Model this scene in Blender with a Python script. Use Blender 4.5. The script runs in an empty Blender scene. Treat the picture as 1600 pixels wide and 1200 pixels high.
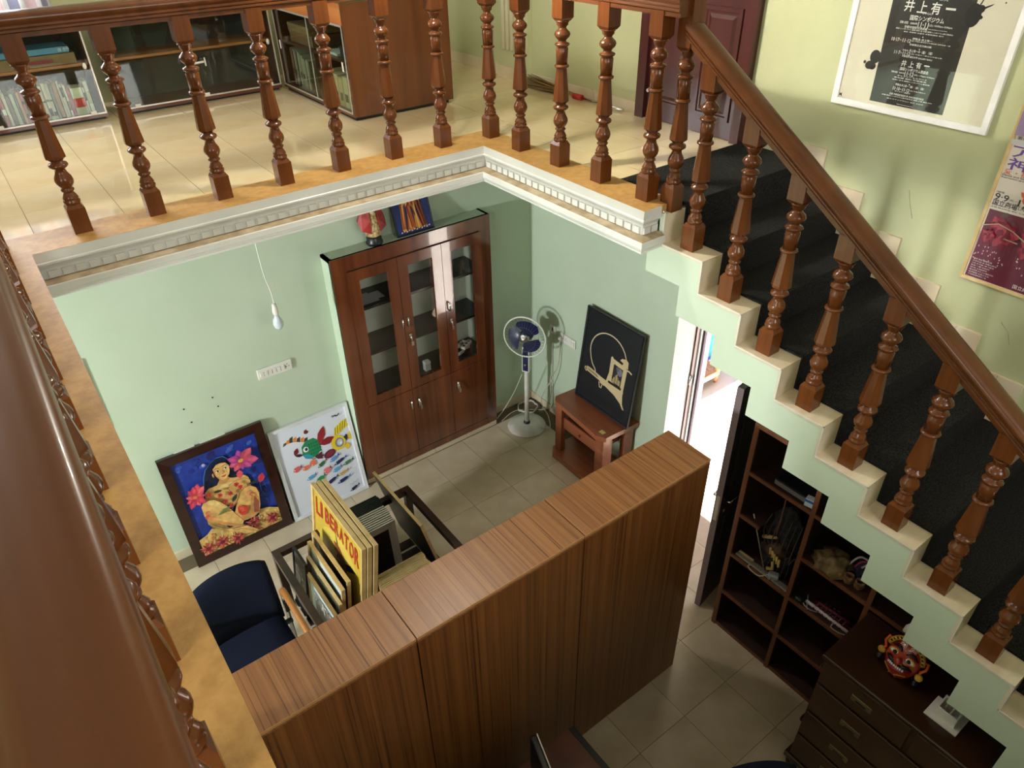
import bpy, bmesh, math, random
from mathutils import Matrix, Vector, Euler
random.seed(7)
S = bpy.context.scene
COL = S.collection
PI = math.pi

# ------------------------------------------------------------------ camera, world, lights, exposure
cam = bpy.data.cameras.new('camera'); camo = bpy.data.objects.new('camera', cam); COL.objects.link(camo)
camo.location = (-3.16556, -4.23416, 4.45417)
camo.rotation_euler = (0.95569, 0.01767, -0.64235)
cam.sensor_fit = 'HORIZONTAL'; cam.sensor_width = 36; cam.lens = 1127.318 / 1600 * 36
cam.clip_start = 0.02; cam.clip_end = 200
S.camera = camo
W = bpy.data.worlds.new('world'); S.world = W; W.use_nodes = True
nt = W.node_tree; nt.nodes.clear()
bg = nt.nodes.new('ShaderNodeBackground'); wo = nt.nodes.new('ShaderNodeOutputWorld')
sky = nt.nodes.new('ShaderNodeTexSky'); sky.sky_type = 'HOSEK_WILKIE'; sky.turbidity = 4.0; sky.ground_albedo = 0.4
sky.sun_direction = (0.55, -0.25, 0.8)
bg.inputs['Strength'].default_value = 1.6
nt.links.new(sky.outputs[0], bg.inputs[0]); nt.links.new(bg.outputs[0], wo.inputs[0])

def lamp(name, kind, loc, target, energy, color=(1, 1, 1), size=1.0, size_y=None, spread=None):
    l = bpy.data.lights.new(name, kind); l.energy = energy; l.color = color
    if kind == 'AREA':
        l.shape = 'RECTANGLE'; l.size = size; l.size_y = size_y or size
        if spread: l.spread = spread
    if kind == 'SUN': l.angle = size
    o = bpy.data.objects.new(name, l); COL.objects.link(o); o.location = loc
    o.rotation_euler = (Vector(target) - Vector(loc)).to_track_quat('-Z', 'Y').to_euler()
    return o
lamp('sun', 'SUN', (6, -2, 9), (5.2, -1.0, 0), 40.0, (1, 0.95, 0.88), 0.01)
# daylight standing in the real window openings
lamp('window_light_back', 'AREA', (-3.5, 2.02, 4.45), (-2.6, -2.0, 3.1), 100, (0.97, 0.98, 1.0), 1.9, 1.1)
lamp('window_light_gallery', 'AREA', (-6.03, -4.55, 4.58), (-0.5, -2.9, 2.4), 85, (1, 0.97, 0.9), 1.5, 1.1)
lamp('window_light_front', 'AREA', (-1.64, -6.72, 4.67), (-1.6, -0.6, 3.0), 90, (1, 0.98, 0.93), 2.2, 1.1)
lamp('window_light_low', 'AREA', (-7.5, -1.60, 2.62), (0.0, 0.1, 1.0), 370, (0.95, 0.99, 1.0), 0.5, 0.5)
# the pair of bulbs of the ceiling lamp that hangs over the stair well
for dx, dy in ((0.0, 0.0), (0.10, -0.06)):
    pl = lamp('ceiling_lamp_bulb', 'POINT', (-1.366+dx, -0.80+dy, 4.537), (0, 0, 0), 40, (1, 0.94, 0.82)); pl.data.shadow_soft_size = 0.035
# added area light beside the bulbs, aimed to brighten the stair wall
lamp('stair_wall_fill', 'AREA', (-1.366, -0.80, 4.50), (0.57, -2.2, 3.35), 9, (1, 0.95, 0.85), 0.13, 0.05, math.radians(70))
S.view_settings.view_transform = 'Standard'
try: S.view_settings.look = 'None'
except Exception: pass
S.view_settings.gamma = 1.0; S.view_settings.use_curve_mapping = False
S.view_settings.exposure = -0.12
S.cycles.max_bounces = 7; S.cycles.diffuse_bounces = 4; S.cycles.glossy_bounces = 4; S.cycles.transmission_bounces = 6
S.cycles.sample_clamp_indirect = 6.0; S.cycles.use_denoising = True
S.cycles.caustics_reflective = False; S.cycles.caustics_refractive = False

# ------------------------------------------------------------------ colours and materials
def lin(c):
    f = lambda v: v / 12.92 if v <= 0.04045 else ((v + 0.055) / 1.055) ** 2.4
    return tuple(f(v / 255.0) for v in c)
def L4(c): return (*lin(c), 1.0)
def base_mat(name):
    m = bpy.data.materials.new(name); m.use_nodes = True
    return m, m.node_tree, m.node_tree.nodes['Principled BSDF']
def setp(b, **k):
    for n, v in k.items(): b.inputs[n.replace('_', ' ')].default_value = v
def plain(name, rgb, rough=0.5, metal=0.0, coat=0.0, spec=0.5):
    m, t, b = base_mat(name)
    setp(b, Base_Color=L4(rgb), Roughness=rough, Metallic=metal, Coat_Weight=coat, Specular_IOR_Level=spec)
    return m
def noisy(name, a, c, scale=4.0, rough=0.6, detail=4, stretch=(1, 1, 1), bump=0.0, lo=0.35, hi=0.65, coat=0.0, spec=0.5, coords='Object', rough2=None):
    m, t, b = base_mat(name); n = t.nodes; l = t.links
    tc = n.new('ShaderNodeTexCoord'); mp = n.new('ShaderNodeMapping'); mp.inputs['Scale'].default_value = stretch
    nz = n.new('ShaderNodeTexNoise'); nz.inputs['Scale'].default_value = scale; nz.inputs['Detail'].default_value = detail
    cr = n.new('ShaderNodeValToRGB'); e = cr.color_ramp.elements
    e[0].position = lo; e[0].color = L4(a); e[1].position = hi; e[1].color = L4(c)
    l.new(tc.outputs[coords], mp.inputs['Vector']); l.new(mp.outputs[0], nz.inputs['Vector'])
    l.new(nz.outputs['Fac'], cr.inputs[0]); l.new(cr.outputs[0], b.inputs['Base Color'])
    setp(b, Roughness=rough, Coat_Weight=coat, Specular_IOR_Level=spec, Coat_Roughness=0.08)
    if bump:
        bp = n.new('ShaderNodeBump'); bp.inputs['Strength'].default_value = bump; bp.inputs['Distance'].default_value = 0.01
        l.new(nz.outputs['Fac'], bp.inputs['Height']); l.new(bp.outputs[0], b.inputs['Normal'])
    return m
def wood(name, a, c, axis='z', scale=14.0, rough=0.4, coat=0.0, streak=None, along=0.06, lo=0.3, hi=0.7, dist=0.6, fine=3.2, spec=0.5):
    m, t, b = base_mat(name); n = t.nodes; l = t.links
    st = {'x': (along, 1, 1), 'y': (1, along, 1), 'z': (1, 1, along)}[axis]
    tc = n.new('ShaderNodeTexCoord'); mp = n.new('ShaderNodeMapping'); mp.inputs['Scale'].default_value = st
    nz = n.new('ShaderNodeTexNoise'); nz.inputs['Scale'].default_value = scale; nz.inputs['Detail'].default_value = 5; nz.inputs['Distortion'].default_value = dist
    cr = n.new('ShaderNodeValToRGB'); e = cr.color_ramp.elements
    e[0].position = lo; e[0].color = L4(a); e[1].position = hi; e[1].color = L4(c)
    l.new(tc.outputs['Object'], mp.inputs['Vector']); l.new(mp.outputs[0], nz.inputs['Vector']); l.new(nz.outputs['Fac'], cr.inputs[0])
    out = cr.outputs[0]
    if streak:
        n2 = n.new('ShaderNodeTexNoise'); n2.inputs['Scale'].default_value = scale * fine; n2.inputs['Detail'].default_value = 2
        l.new(mp.outputs[0], n2.inputs['Vector'])
        c2 = n.new('ShaderNodeValToRGB'); c2.color_ramp.elements[0].position = 0.56; c2.color_ramp.elements[1].position = 0.7
        mx = n.new('ShaderNodeMix'); mx.data_type = 'RGBA'; mx.inputs[7].default_value = L4(streak)
        l.new(n2.outputs['Fac'], c2.inputs[0]); l.new(c2.outputs[0], mx.inputs[0]); l.new(out, mx.inputs[6]); out = mx.outputs[2]
    l.new(out, b.inputs['Base Color'])
    setp(b, Roughness=rough, Coat_Weight=coat, Coat_Roughness=0.03, Specular_IOR_Level=spec)
    return m
def print_mat(name, rough=0.55, mottle=0.0, coat=0.0):
    m, t, b = base_mat(name); n = t.nodes; l = t.links
    at = n.new('ShaderNodeAttribute'); at.attribute_name = 'Col'
    out = at.outputs['Color']
    if mottle:
        tc = n.new('ShaderNodeTexCoord'); nz = n.new('ShaderNodeTexNoise'); nz.inputs['Scale'].default_value = 18; nz.inputs['Detail'].default_value = 6
        l.new(tc.outputs['Object'], nz.inputs['Vector'])
        hs = n.new('ShaderNodeHueSaturation'); mr = n.new('ShaderNodeMapRange')
        mr.inputs[1].default_value = 0.3; mr.inputs[2].default_value = 0.7; mr.inputs[3].default_value = 1 - mottle; mr.inputs[4].default_value = 1 + mottle
        l.new(nz.outputs['Fac'], mr.inputs[0]); l.new(mr.outputs[0], hs.inputs['Value']); l.new(out, hs.inputs['Color']); out = hs.outputs[0]
    l.new(out, b.inputs['Base Color']); setp(b, Roughness=rough, Coat_Weight=coat)
    return m
def glass(name, tint=(252, 253, 252), amt=0.10, rough=0.0):
    m, t, b = base_mat(name); n = t.nodes; l = t.links
    tr = n.new('ShaderNodeBsdfTransparent'); tr.inputs[0].default_value = L4(tint)
    gl = n.new('ShaderNodeBsdfGlossy'); gl.inputs['Roughness'].default_value = rough
    lw = n.new('ShaderNodeLayerWeight'); pw = n.new('ShaderNodeMath'); pw.operation = 'POWER'; pw.inputs[1].default_value = 5
    ma = n.new('ShaderNodeMath'); ma.operation = 'MULTIPLY_ADD'; ma.inputs[1].default_value = 0.95; ma.inputs[2].default_value = 0.035
    mx = n.new('ShaderNodeMixShader')
    l.new(lw.outputs['Facing'], pw.inputs[0]); l.new(pw.outputs[0], ma.inputs[0])
    l.new(ma.outputs[0], mx.inputs[0]); l.new(tr.outputs[0], mx.inputs[1]); l.new(gl.outputs[0], mx.inputs[2])
    l.new(mx.outputs[0], n['Material Output'].inputs[0])
    return m
def marks(name, base, a2, spots, scale=2.2):
    """wall paint with faint roller mottling"""
    return noisy(name, base, a2, scale=scale, rough=0.72, detail=5, bump=0.02, lo=0.3, hi=0.7)

M = {}
M['paint_low'] = marks('pale_green_paint', (187, 202, 179), (195, 209, 188), 0)
M['paint_up'] = marks('warm_lit_green_paint', (180, 184, 142), (190, 194, 153), 0)  # the wall green with warm upstairs light put into its colour
M['white'] = noisy('white_gloss_paint', (206, 206, 200), (218, 218, 212), 3, 0.35)
M['ceiling'] = plain('ceiling_white', (235, 233, 224), 0.9)
M['curb'] = noisy('ochre_stone', (168, 126, 68), (186, 144, 82), 30, 0.5, 8, bump=0.25)
M['grout'] = plain('tile_joint', (104, 90, 70), 0.9)
M['tile_low'] = noisy('beige_floor_tile', (192, 174, 148), (214, 199, 176), 3.2, 0.18, 5)
M['tile_up'] = noisy('cream_floor_tile', (216, 194, 150), (228, 210, 172), 2.6, 0.06, 5, coat=0.5)
M['skirt'] = noisy('cream_skirting_tile', (206, 190, 160), (222, 208, 182), 4, 0.35)
M['marble'] = noisy('cream_marble', (206, 190, 160), (222, 208, 182), 5, 0.3, 6, stretch=(1, 3, 1))
M['carpet'] = noisy('charcoal_carpet', (20, 20, 21), (48, 47, 46), 160, 0.95, 2, bump=0.6, spec=0.1)
M['rail'] = wood('varnished_brown_wood', (72, 38, 15), (98, 55, 23), 'y', 10, 0.3, 0.16, spec=0.3)
M['baluster'] = wood('varnished_turned_wood', (80, 41, 16), (108, 60, 25), 'z', 12, 0.25, 0.22, spec=0.3)
M['cab'] = wood('red_brown_wood', (80, 40, 22), (118, 65, 37), 'z', 11, 0.16, 1.0)
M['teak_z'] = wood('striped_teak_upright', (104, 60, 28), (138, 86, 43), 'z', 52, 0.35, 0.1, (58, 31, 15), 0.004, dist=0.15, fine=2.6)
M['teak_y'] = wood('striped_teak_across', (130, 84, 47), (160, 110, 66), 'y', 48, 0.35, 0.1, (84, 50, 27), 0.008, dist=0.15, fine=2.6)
M['band'] = wood('pale_edge_band', (186, 132, 84), (200, 148, 98), 'x', 10, 0.4)
M['maroon'] = wood('maroon_door_wood', (58, 22, 20), (74, 30, 27), 'z', 8, 0.3, 0.3)
M['show'] = wood('warm_orange_wood', (82, 45, 20), (104, 60, 29), 'z', 10, 0.32, 0.2)
M['show_x'] = wood('warm_orange_wood_level', (150, 90, 44), (176, 110, 60), 'x', 10, 0.32, 0.2)
M['show_dark'] = wood('dark_showcase_wood', (84, 42, 24), (104, 56, 32), 'x', 9, 0.3, 0.3)
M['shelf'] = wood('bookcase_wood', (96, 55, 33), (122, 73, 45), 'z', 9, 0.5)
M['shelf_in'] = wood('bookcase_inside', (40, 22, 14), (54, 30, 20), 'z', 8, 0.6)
M['chest'] = wood('antique_brown_wood', (50, 29, 14), (70, 43, 21), 'y', 9, 0.38, 0.2)
M['chest_top'] = wood('antique_brown_wood_top', (44, 25, 14), (56, 33, 18), 'y', 7, 0.35, 0.2)
M['brass'] = plain('aged_brass', (128, 118, 84), 0.4, 0.7)
M['dark'] = plain('near_black', (18, 17, 18), 0.5)
M['black'] = plain('black_lacquer', (22, 24, 28), 0.35)
M['darkwood'] = wood('dark_brown_wood', (42, 24, 17), (58, 34, 25), 'z', 12, 0.35, 0.2)
M['navy'] = noisy('navy_fabric', (17, 22, 38), (26, 32, 52), 260, 0.95, 2, bump=0.2, spec=0.15)
M['arm'] = wood('honey_wood', (150, 96, 46), (178, 120, 66), 'y', 12, 0.35, 0.2)
M['steel'] = plain('brushed_steel', (190, 190, 190), 0.25, 1.0)
M['chrome'] = plain('bright_chrome', (225, 225, 225), 0.12, 1.0)
M['plastic'] = plain('white_plastic', (226, 224, 216), 0.4)
M['offwhite'] = noisy('dusty_white_plastic', (196, 192, 182), (216, 212, 204), 12, 0.45)
M['bluefan'] = plain('dark_blue_plastic', (24, 30, 74), 0.3)
M['wire'] = plain('pale_cable', (200, 196, 180), 0.5)
M['greywire'] = plain('grey_cable', (150, 146, 138), 0.5)
M['table'] = wood('red_walnut_laminate', (124, 64, 40), (158, 92, 62), 'y', 12, 0.35, 0.2)
M['oak'] = wood('light_natural_wood', (196, 166, 110), (216, 190, 136), 'y', 14, 0.5)
M['pinkwall'] = plain('pink_white_render', (240, 222, 222), 0.8)
M['outfloor'] = noisy('sunlit_concrete', (225, 215, 210), (240, 232, 228), 3, 0.8)
M['lilac'] = plain('lilac_paint', (214, 182, 198), 0.6)
M['glass'] = glass('clear_glass')
M['glass_g'] = glass('green_tint_glass', (240, 247, 243))
M['alu'] = plain('aluminium_trim', (208, 206, 200), 0.3, 0.6)
M['print'] = print_mat('printed_sheet', 0.6)
M['paintart'] = print_mat('painted_canvas', 0.5, 0.28)
M['printgloss'] = print_mat('print_behind_glass', 0.4, 0.0, 0.0)
M['green_side'] = M['paint_low']
def colmat(rgb, rough=0.6, cache={}):
    k = (rgb, rough)
    if k not in cache: cache[k] = plain('colour_%d_%d_%d' % rgb, rgb, rough)
    return cache[k]

# ------------------------------------------------------------------ mesh helpers
class MB:
    def __init__(s): s.b = bmesh.new(); s.sharp = 0
    def face(s, vs, smooth=False):
        try:
            f = s.b.faces.new(vs); f.smooth = smooth; return f
        except ValueError: return None
    def box(s, x0, x1, y0, y1, z0, z1, bev=0.0):
        x0, x1 = sorted((x0, x1)); y0, y1 = sorted((y0, y1)); z0, z1 = sorted((z0, z1))
        v = [s.b.verts.new(p) for p in ((x0,y0,z0),(x1,y0,z0),(x1,y1,z0),(x0,y1,z0),(x0,y0,z1),(x1,y0,z1),(x1,y1,z1),(x0,y1,z1))]
        fs = [s.face([v[i] for i in q]) for q in ((3,2,1,0),(4,5,6,7),(0,1,5,4),(1,2,6,5),(2,3,7,6),(3,0,4,7))]
        if bev:
            es = list({e for f in fs for e in f.edges})
            bmesh.ops.bevel(s.b, geom=es, offset=bev, segments=2, affect='EDGES', profile=0.5)
        return s
    def prism(s, poly, axis, lo, hi):
        """poly in the two other axes (order x,y,z without axis)"""
        def P(a, b, t): return {'x': (t, a, b), 'y': (a, t, b), 'z': (a, b, t)}[axis]
        A = [s.b.verts.new(P(a, b, lo)) for a, b in poly]; B = [s.b.verts.new(P(a, b, hi)) for a, b in poly]
        n = len(poly); s.face(A[::-1]); s.face(B)
        for i in range(n): s.face([A[i], A[(i+1) % n], B[(i+1) % n], B[i]])
        return s
    def lathe(s, prof, c=(0,0,0), seg=16, mat=None, smooth=True, cap=True):
        rings = []
        for z, r in prof:
            ring = []
            for k in range(seg):
                a = 2*PI*(k+0.5)/seg; p = Vector((r*math.cos(a), r*math.sin(a), z))
                if mat is not None: p = mat @ p
                ring.append(s.b.verts.new(p + Vector(c)))
            rings.append(ring)
        for i in range(len(rings)-1):
            for k in range(seg): s.face([rings[i][k], rings[i][(k+1) % seg], rings[i+1][(k+1) % seg], rings[i+1][k]], smooth)
        if cap: s.face(rings[0][::-1]); s.face(rings[-1])
        return s
    def tube(s, path, r, seg=8, closed=False, cap=True):
        path = [Vector(p) for p in path]; n = len(path); rings = []; up = None
        for i, p in enumerate(path):
            if closed: d = path[(i+1) % n] - path[i-1]
            else: d = path[min(i+1, n-1)] - path[max(i-1, 0)]
            d = d.normalized() if d.length > 1e-9 else Vector((0,0,1))
            if up is None: up = Vector((0,0,1)) if abs(d.z) < 0.9 else Vector((1,0,0))
            u = (up - d*up.dot(d)); u = u.normalized() if u.length > 1e-6 else d.orthogonal().normalized()
            up = u; w = d.cross(u); rr = r[i] if isinstance(r, (list, tuple)) else r
            rings.append([s.b.verts.new(p + rr*(math.cos(2*PI*k/seg)*u + math.sin(2*PI*k/seg)*w)) for k in range(seg)])
        for i in range(n if closed else n-1):
            A, B = rings[i], rings[(i+1) % n]
            for k in range(seg): s.face([A[k], A[(k+1) % seg], B[(k+1) % seg], B[k]], True)
        if not closed and cap: s.face(rings[0][::-1]); s.face(rings[-1])
        return s
    def sweep(s, path, prof, closed_prof=True, vertical=True, smooth=False):
        """prof: (d,h) with d to the LEFT of travel in plan and h up, mitred"""
        path = [Vector(p) for p in path]; n = len(path); rings = []
        for i, p in enumerate(path):
            a = (path[i]-path[i-1]) if i else (path[1]-path[0]); c = (path[i+1]-path[i]) if i < n-1 else (path[-1]-path[-2])
            a2 = Vector((a.x, a.y, 0)).normalized(); c2 = Vector((c.x, c.y, 0)).normalized()
            na = Vector((-a2.y, a2.x, 0)); nc = Vector((-c2.y, c2.x, 0)); m = (na+nc).normalized(); k = 1.0/max(0.2, m.dot(na))
            rings.append([s.b.verts.new(p + m*k*d + Vector((0,0,h))) for d, h in prof])
        q = len(prof)
        for i in range(n-1):
            for k in range(q if closed_prof else q-1): s.face([rings[i][k], rings[i+1][k], rings[i+1][(k+1) % q], rings[i][(k+1) % q]], smooth)
        if closed_prof: s.face(rings[0]); s.face(rings[-1][::-1])
        return s
    def ball(s, c, r, sc=(1,1,1), seg=16, rings=10, M4=None):
        prof = []
        vs = []
        for i in range(rings+1):
            t = PI*i/rings; row = []
            for k in range(seg):
                a = 2*PI*k/seg
                p = Vector((math.sin(t)*math.cos(a)*r*sc[0], math.sin(t)*math.sin(a)*r*sc[1], -math.cos(t)*r*sc[2]))
                if M4 is not None: p = M4 @ p
                row.append(s.b.verts.new(p + Vector(c)))
            vs.append(row)
        for i in range(rings):
            for k in range(seg): s.face([vs[i][k], vs[i][(k+1) % seg], vs[i+1][(k+1) % seg], vs[i+1][k]], True)
        bmesh.ops.remove_doubles(s.b, verts=[v for r_ in vs for v in r_], dist=1e-6)
        return s
    def sharpen(s, a): s.sharp = a; return s
    def mesh(s, name):
        bmesh.ops.recalc_face_normals(s.b, faces=s.b.faces[:])
        me = bpy.data.meshes.new(name); s.b.to_mesh(me); s.b.free()
        if s.sharp: me.set_sharp_from_angle(angle=math.radians(s.sharp))
        return me
TM = {}
# gallery and stair are scaled about the camera, written through the curb corner
CAM_SCALE = 0.863
UPPER = Matrix.Translation((-3.1263, -0.5991, 3.1172)) @ Matrix.Scale(CAM_SCALE, 4) @ Matrix.Translation((3.12, 0.022, -2.905))
UPF = None
def upper(on):
    global UPF
    UPF = UPPER if on else None
def up_z(z): return (UPPER @ Vector((0, 0, z))).z
def up_y(y): return (UPPER @ Vector((0, y, 0))).y
def up_x(x): return (UPPER @ Vector((x, 0, 0))).x
def cam_scaled(me):
    if UPF is not None: me.transform(Matrix.Scale(CAM_SCALE, 4))
    return me
def build(mb, name, mat, parent=None, world=True, kind=None, label=None):
    """link MB (or a mesh) as one object; world=True: coordinates are world ones, moved into the parent's frame"""
    me = mb.mesh(name) if isinstance(mb, MB) else mb
    mats = mat if isinstance(mat, (list, tuple)) else [mat]
    if UPF is not None: me.transform(UPF if world else Matrix.Scale(CAM_SCALE, 4))
    if not len(me.materials):
        for x in mats: me.materials.append(x)
    o = bpy.data.objects.new(name, me); COL.objects.link(o)
    if parent is not None:
        o.parent = parent
        T = TM.get(parent.name)
        if T is not None:
            if world: me.transform(T.inverted())
            TM[o.name] = T
    if kind: o['kind'] = kind
    if label: o['label'] = label
    return o
def thing(name, label, cat, loc=(0,0,0), rot=(0,0,0), group=None, kind=None):
    o = bpy.data.objects.new(name, None); COL.objects.link(o); o.empty_display_size = 0.05
    if UPF is not None: loc = tuple(UPF @ Vector(loc))
    o.location = loc; o.rotation_euler = rot; o['label'] = label; o['category'] = cat
    if group: o['group'] = group
    if kind: o['kind'] = kind
    TM[o.name] = Matrix.Translation(Vector(loc)) @ Euler(rot).to_matrix().to_4x4()
    return o
def tag(o, label, cat, group=None):
    o['label'] = label; o['category'] = cat
    if group: o['group'] = group
    return o
def struct(name, mb, mat, label=None, cat=None):
    o = build(mb, name, mat, None, True, 'structure')
    TM[o.name] = Matrix.Identity(4)
    if label: o['label'] = label
    return o
def inst(me, name, parent, loc, mat=None, rot=(0,0,0), scale=(1,1,1)):
    o = bpy.data.objects.new(name, me); COL.objects.link(o); o.parent = parent
    T = TM.get(parent.name, Matrix.Identity(4)) if parent else Matrix.Identity(4)
    if UPF is not None: loc = tuple(UPF @ Vector(loc))
    o.matrix_local = T.inverted() @ (Matrix.Translation(Vector(loc)) @ Euler(rot).to_matrix().to_4x4() @ Matrix.Diagonal((*scale, 1)))
    return o
def dup(root, loc, rot, label, group=None):
    r = root.copy(); COL.objects.link(r); r.location = loc; r.rotation_euler = rot; r['label'] = label
    if group: r['group'] = group
    for ch in list(root.children):
        c = ch.copy(); COL.objects.link(c); c.parent = r
        for g in ch.children:
            d = g.copy(); COL.objects.link(d); d.parent = c
    return r

# flat printed artwork: coloured pieces lying on a sheet in local XZ, facing -Y
class Art:
    def __init__(s): s.b = bmesh.new(); s.c = s.b.loops.layers.float_color.new('Col'); s.n = 0
    def poly(s, pts, rgb, step=True):
        if step: s.n += 1
        y = -s.n*0.00012
        try: f = s.b.faces.new([s.b.verts.new((x, y, z)) for x, z in pts])
        except ValueError: return s
        f.normal_update()
        if f.normal.y > 0: f.normal_flip()
        q = (*lin(rgb), 1)
        for l in f.loops: l[s.c] = q
        return s
    def rect(s, x0, z0, x1, z1, rgb): return s.poly([(x0,z0),(x1,z0),(x1,z1),(x0,z1)], rgb)
    def ell(s, x, z, rx, rz, rgb, rot=0, n=18, a0=0, a1=360):
        c, d = math.cos(math.radians(rot)), math.sin(math.radians(rot)); pts = []
        full = abs(a1-a0) >= 360
        for k in range(n + (0 if full else 1)):
            a = math.radians(a0 + (a1-a0)*k/n); u, v = rx*math.cos(a), rz*math.sin(a)
            pts.append((x+u*c-v*d, z+u*d+v*c))
        return s.poly(pts, rgb)
    def stroke(s, pts, w, rgb):
        s.n += 1
        for i in range(len(pts)-1):
            (x0,z0),(x1,z1) = pts[i], pts[i+1]; L = math.hypot(x1-x0, z1-z0) or 1; nx, nz = -(z1-z0)/L*w/2, (x1-x0)/L*w/2
            ex, ez = (x1-x0)/L*w*.3, (z1-z0)/L*w*.3
            s.poly([(x0+nx-ex,z0+nz-ez),(x0-nx-ex,z0-nz-ez),(x1-nx+ex,z1-nz+ez),(x1+nx+ex,z1+nz+ez)], rgb, False)
        return s
    def petal(s, x, z, L, w, ang, rgb):
        c, d = math.cos(math.radians(ang)), math.sin(math.radians(ang)); pts = []
        for t, q in ((0,0),(.25,.75),(.55,1),(.8,.6),(1,0),(.8,-.6),(.55,-1),(.25,-.75)):
            u, v = t*L, q*w; pts.append((x+u*c-v*d, z+u*d+v*c))
        return s.poly(pts, rgb)
    def build(s, name, mat, parent, y=0.0):
        me = bpy.data.meshes.new(name); s.b.to_mesh(me); s.b.free()
        if y: me.transform(Matrix.Translation((0, y, 0)))
        me.materials.append(mat); cam_scaled(me)
        o = bpy.data.objects.new(name, me); COL.objects.link(o); o.parent = parent
        return o
def text_mesh(body, size, align='LEFT', xscale=1.0, shear=0.0):
    cu = bpy.data.curves.new('lettering', 'FONT'); cu.body = body; cu.size = size; cu.align_x = align; cu.resolution_u = 2; cu.shear = shear
    cu.fill_mode = 'FRONT'; cu.offset = 0.012
    o = bpy.data.objects.new('lettering', cu); COL.objects.link(o)
    dg = bpy.context.evaluated_depsgraph_get(); dg.update()
    me = bpy.data.meshes.new_from_object(o.evaluated_get(dg))
    bpy.data.objects.remove(o); bpy.data.curves.remove(cu)
    me.transform(Matrix.Diagonal((xscale, 1, 1, 1)))
    return me
def fit_text(lines, name, mat, parent, y):
    """lines: (text, x0, x1, zmid, height): each line set into its box, all joined as one flat print in local XZ"""
    b = bmesh.new()
    for tx, x0, x1, zm, h in lines:
        me = text_mesh(tx, 1.0)
        if not len(me.vertices): continue
        xs = [v.co.x for v in me.vertices]; ys = [v.co.y for v in me.vertices]
        w = max(xs)-min(xs) or 1; hh = max(ys)-min(ys) or 1
        sx = (x1-x0)/w; sy = h/hh
        me.transform(Matrix.Translation((x0, y, zm)) @ Matrix.Rotation(PI/2, 4, 'X') @ Matrix.Diagonal((sx, sy, 1, 1)) @ Matrix.Translation((-min(xs), -(min(ys)+max(ys))/2, 0)))
        b.from_mesh(me); bpy.data.meshes.remove(me)
    bmesh.ops.delete(b, geom=[e for e in b.edges if not e.link_faces], context='EDGES')
    me = bpy.data.meshes.new(name); b.to_mesh(me); b.free(); me.materials.clear(); me.materials.append(mat); cam_scaled(me)
    o = bpy.data.objects.new(name, me); COL.objects.link(o); o.parent = parent
    return o
def frame_bars(w, h, fw, d, mb=None, y0=None):
    """picture frame ring in local XZ, x centred, base at z=0, front at y=-d"""
    mb = mb or MB(); x = w/2
    O = [(-x,0),(x,0),(x,h),(-x,h)]; I = [(-x+fw,fw),(x-fw,fw),(x-fw,h-fw),(-x+fw,h-fw)]
    def ring(pts, y): return [mb.b.verts.new((a, y, b)) for a, b in pts]
    Ob, Of, If, Ib = ring(O, 0), ring(O, -d), ring(I, -d+0.004), ring(I, -d*0.35)
    for A, B in ((Ob, Of), (Of, If), (If, Ib), (Ib, Ob)):
        for i in range(4): mb.face([A[i], A[(i+1)%4], B[(i+1)%4], B[i]])
    return mb

# ------------------------------------------------------------------ levels
ZU = 2.88      # upper floor
ZC = 2.905     # ochre curb top
XR = 0.5755    # lower right wall
XW = 1.1695    # upper right wall
YB = 0.56      # lower back wall
STEP, RUN = 0.1971, 0.3049
VX0, VX1, VY1, VYE = -3.12, -0.295, -0.022, -1.585   # void in the upper floor
XS = -0.154    # face of the stair
def tread(k): return 2.684 - STEP*k
def tread_y(k): return (-1.615 - RUN*k, -1.92 - RUN*k)

# ------------------------------------------------------------------ setting: floors
fl = struct('floor', MB().box(-7.6, 0.80, -7.2, 0.80, -0.2, -0.004), M['grout'])
def tile_mesh(sx, sy, t=0.006, gap=0.0015):
    mb = MB(); mb.box(gap, sx-gap, gap, sy-gap, -t, 0); return cam_scaled(mb.mesh('tile'))
tl = tile_mesh(0.4, 0.4); tl.materials.append(M['tile_low'])
for i in range(-10, 2):
    for j in range(-11, 2):
        if i >= 1 and not (-6 <= j <= -3): continue
        x0, x1, y0, y1 = 0.4*i, 0.4*i+0.4, 0.4*j, 0.4*j+0.4
        if y1 <= YB+0.05 or j < 1: inst(tl, 'tile', fl, (x0, y0, 0), scale=(1, 1 if j < 1 else 0.4, 1))
upper(True)
slab = struct('floor_upper', MB().box(-6.6, XW, 0.28, 3.2, 2.66, ZU-0.004).box(-6.6, -3.40, -7.2, 0.28, 2.66, ZU-0.004).box(-0.03, XW, -1.585, 0.28, 2.66, ZU-0.004)
      .box(-3.40, -0.03, VY1+0.03, 0.28, 2.66, ZU-0.004).box(-3.40, VX0-0.03, -7.2, VY1+0.03, 2.66, ZU-0.004).box(VX1+0.03, -0.03, VYE+0.03, VY1+0.03, 2.66, ZU-0.004), M['grout'])
build(MB().box(-3.0, -0.26, -7.6, -4.85, 2.66, ZU-0.004), 'shade_slab_front', M['grout'], slab)  # unseen slab added to shade the front of the lower room
tu = tile_mesh(0.47, 0.465); tu.materials.append(M['tile_up'])
def upper_tiles(i0, i1, j0, j1, cx0, cx1, cy0, cy1):
    for i in range(i0, i1):
        for j in range(j0, j1):
            x0, y0 = -0.245+0.47*i, 0.25+0.465*j; x1, y1 = x0+0.47, y0+0.465
            a0, a1, b0, b1 = max(x0, cx0), min(x1, cx1), max(y0, cy0), min(y1, cy1)
            if a1-a0 < 0.02 or b1-b0 < 0.02: continue
            inst(tu, 'tile', slab, (a0, b0, ZU), scale=((a1-a0)/0.47, (b1-b0)/0.465, 1))
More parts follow.
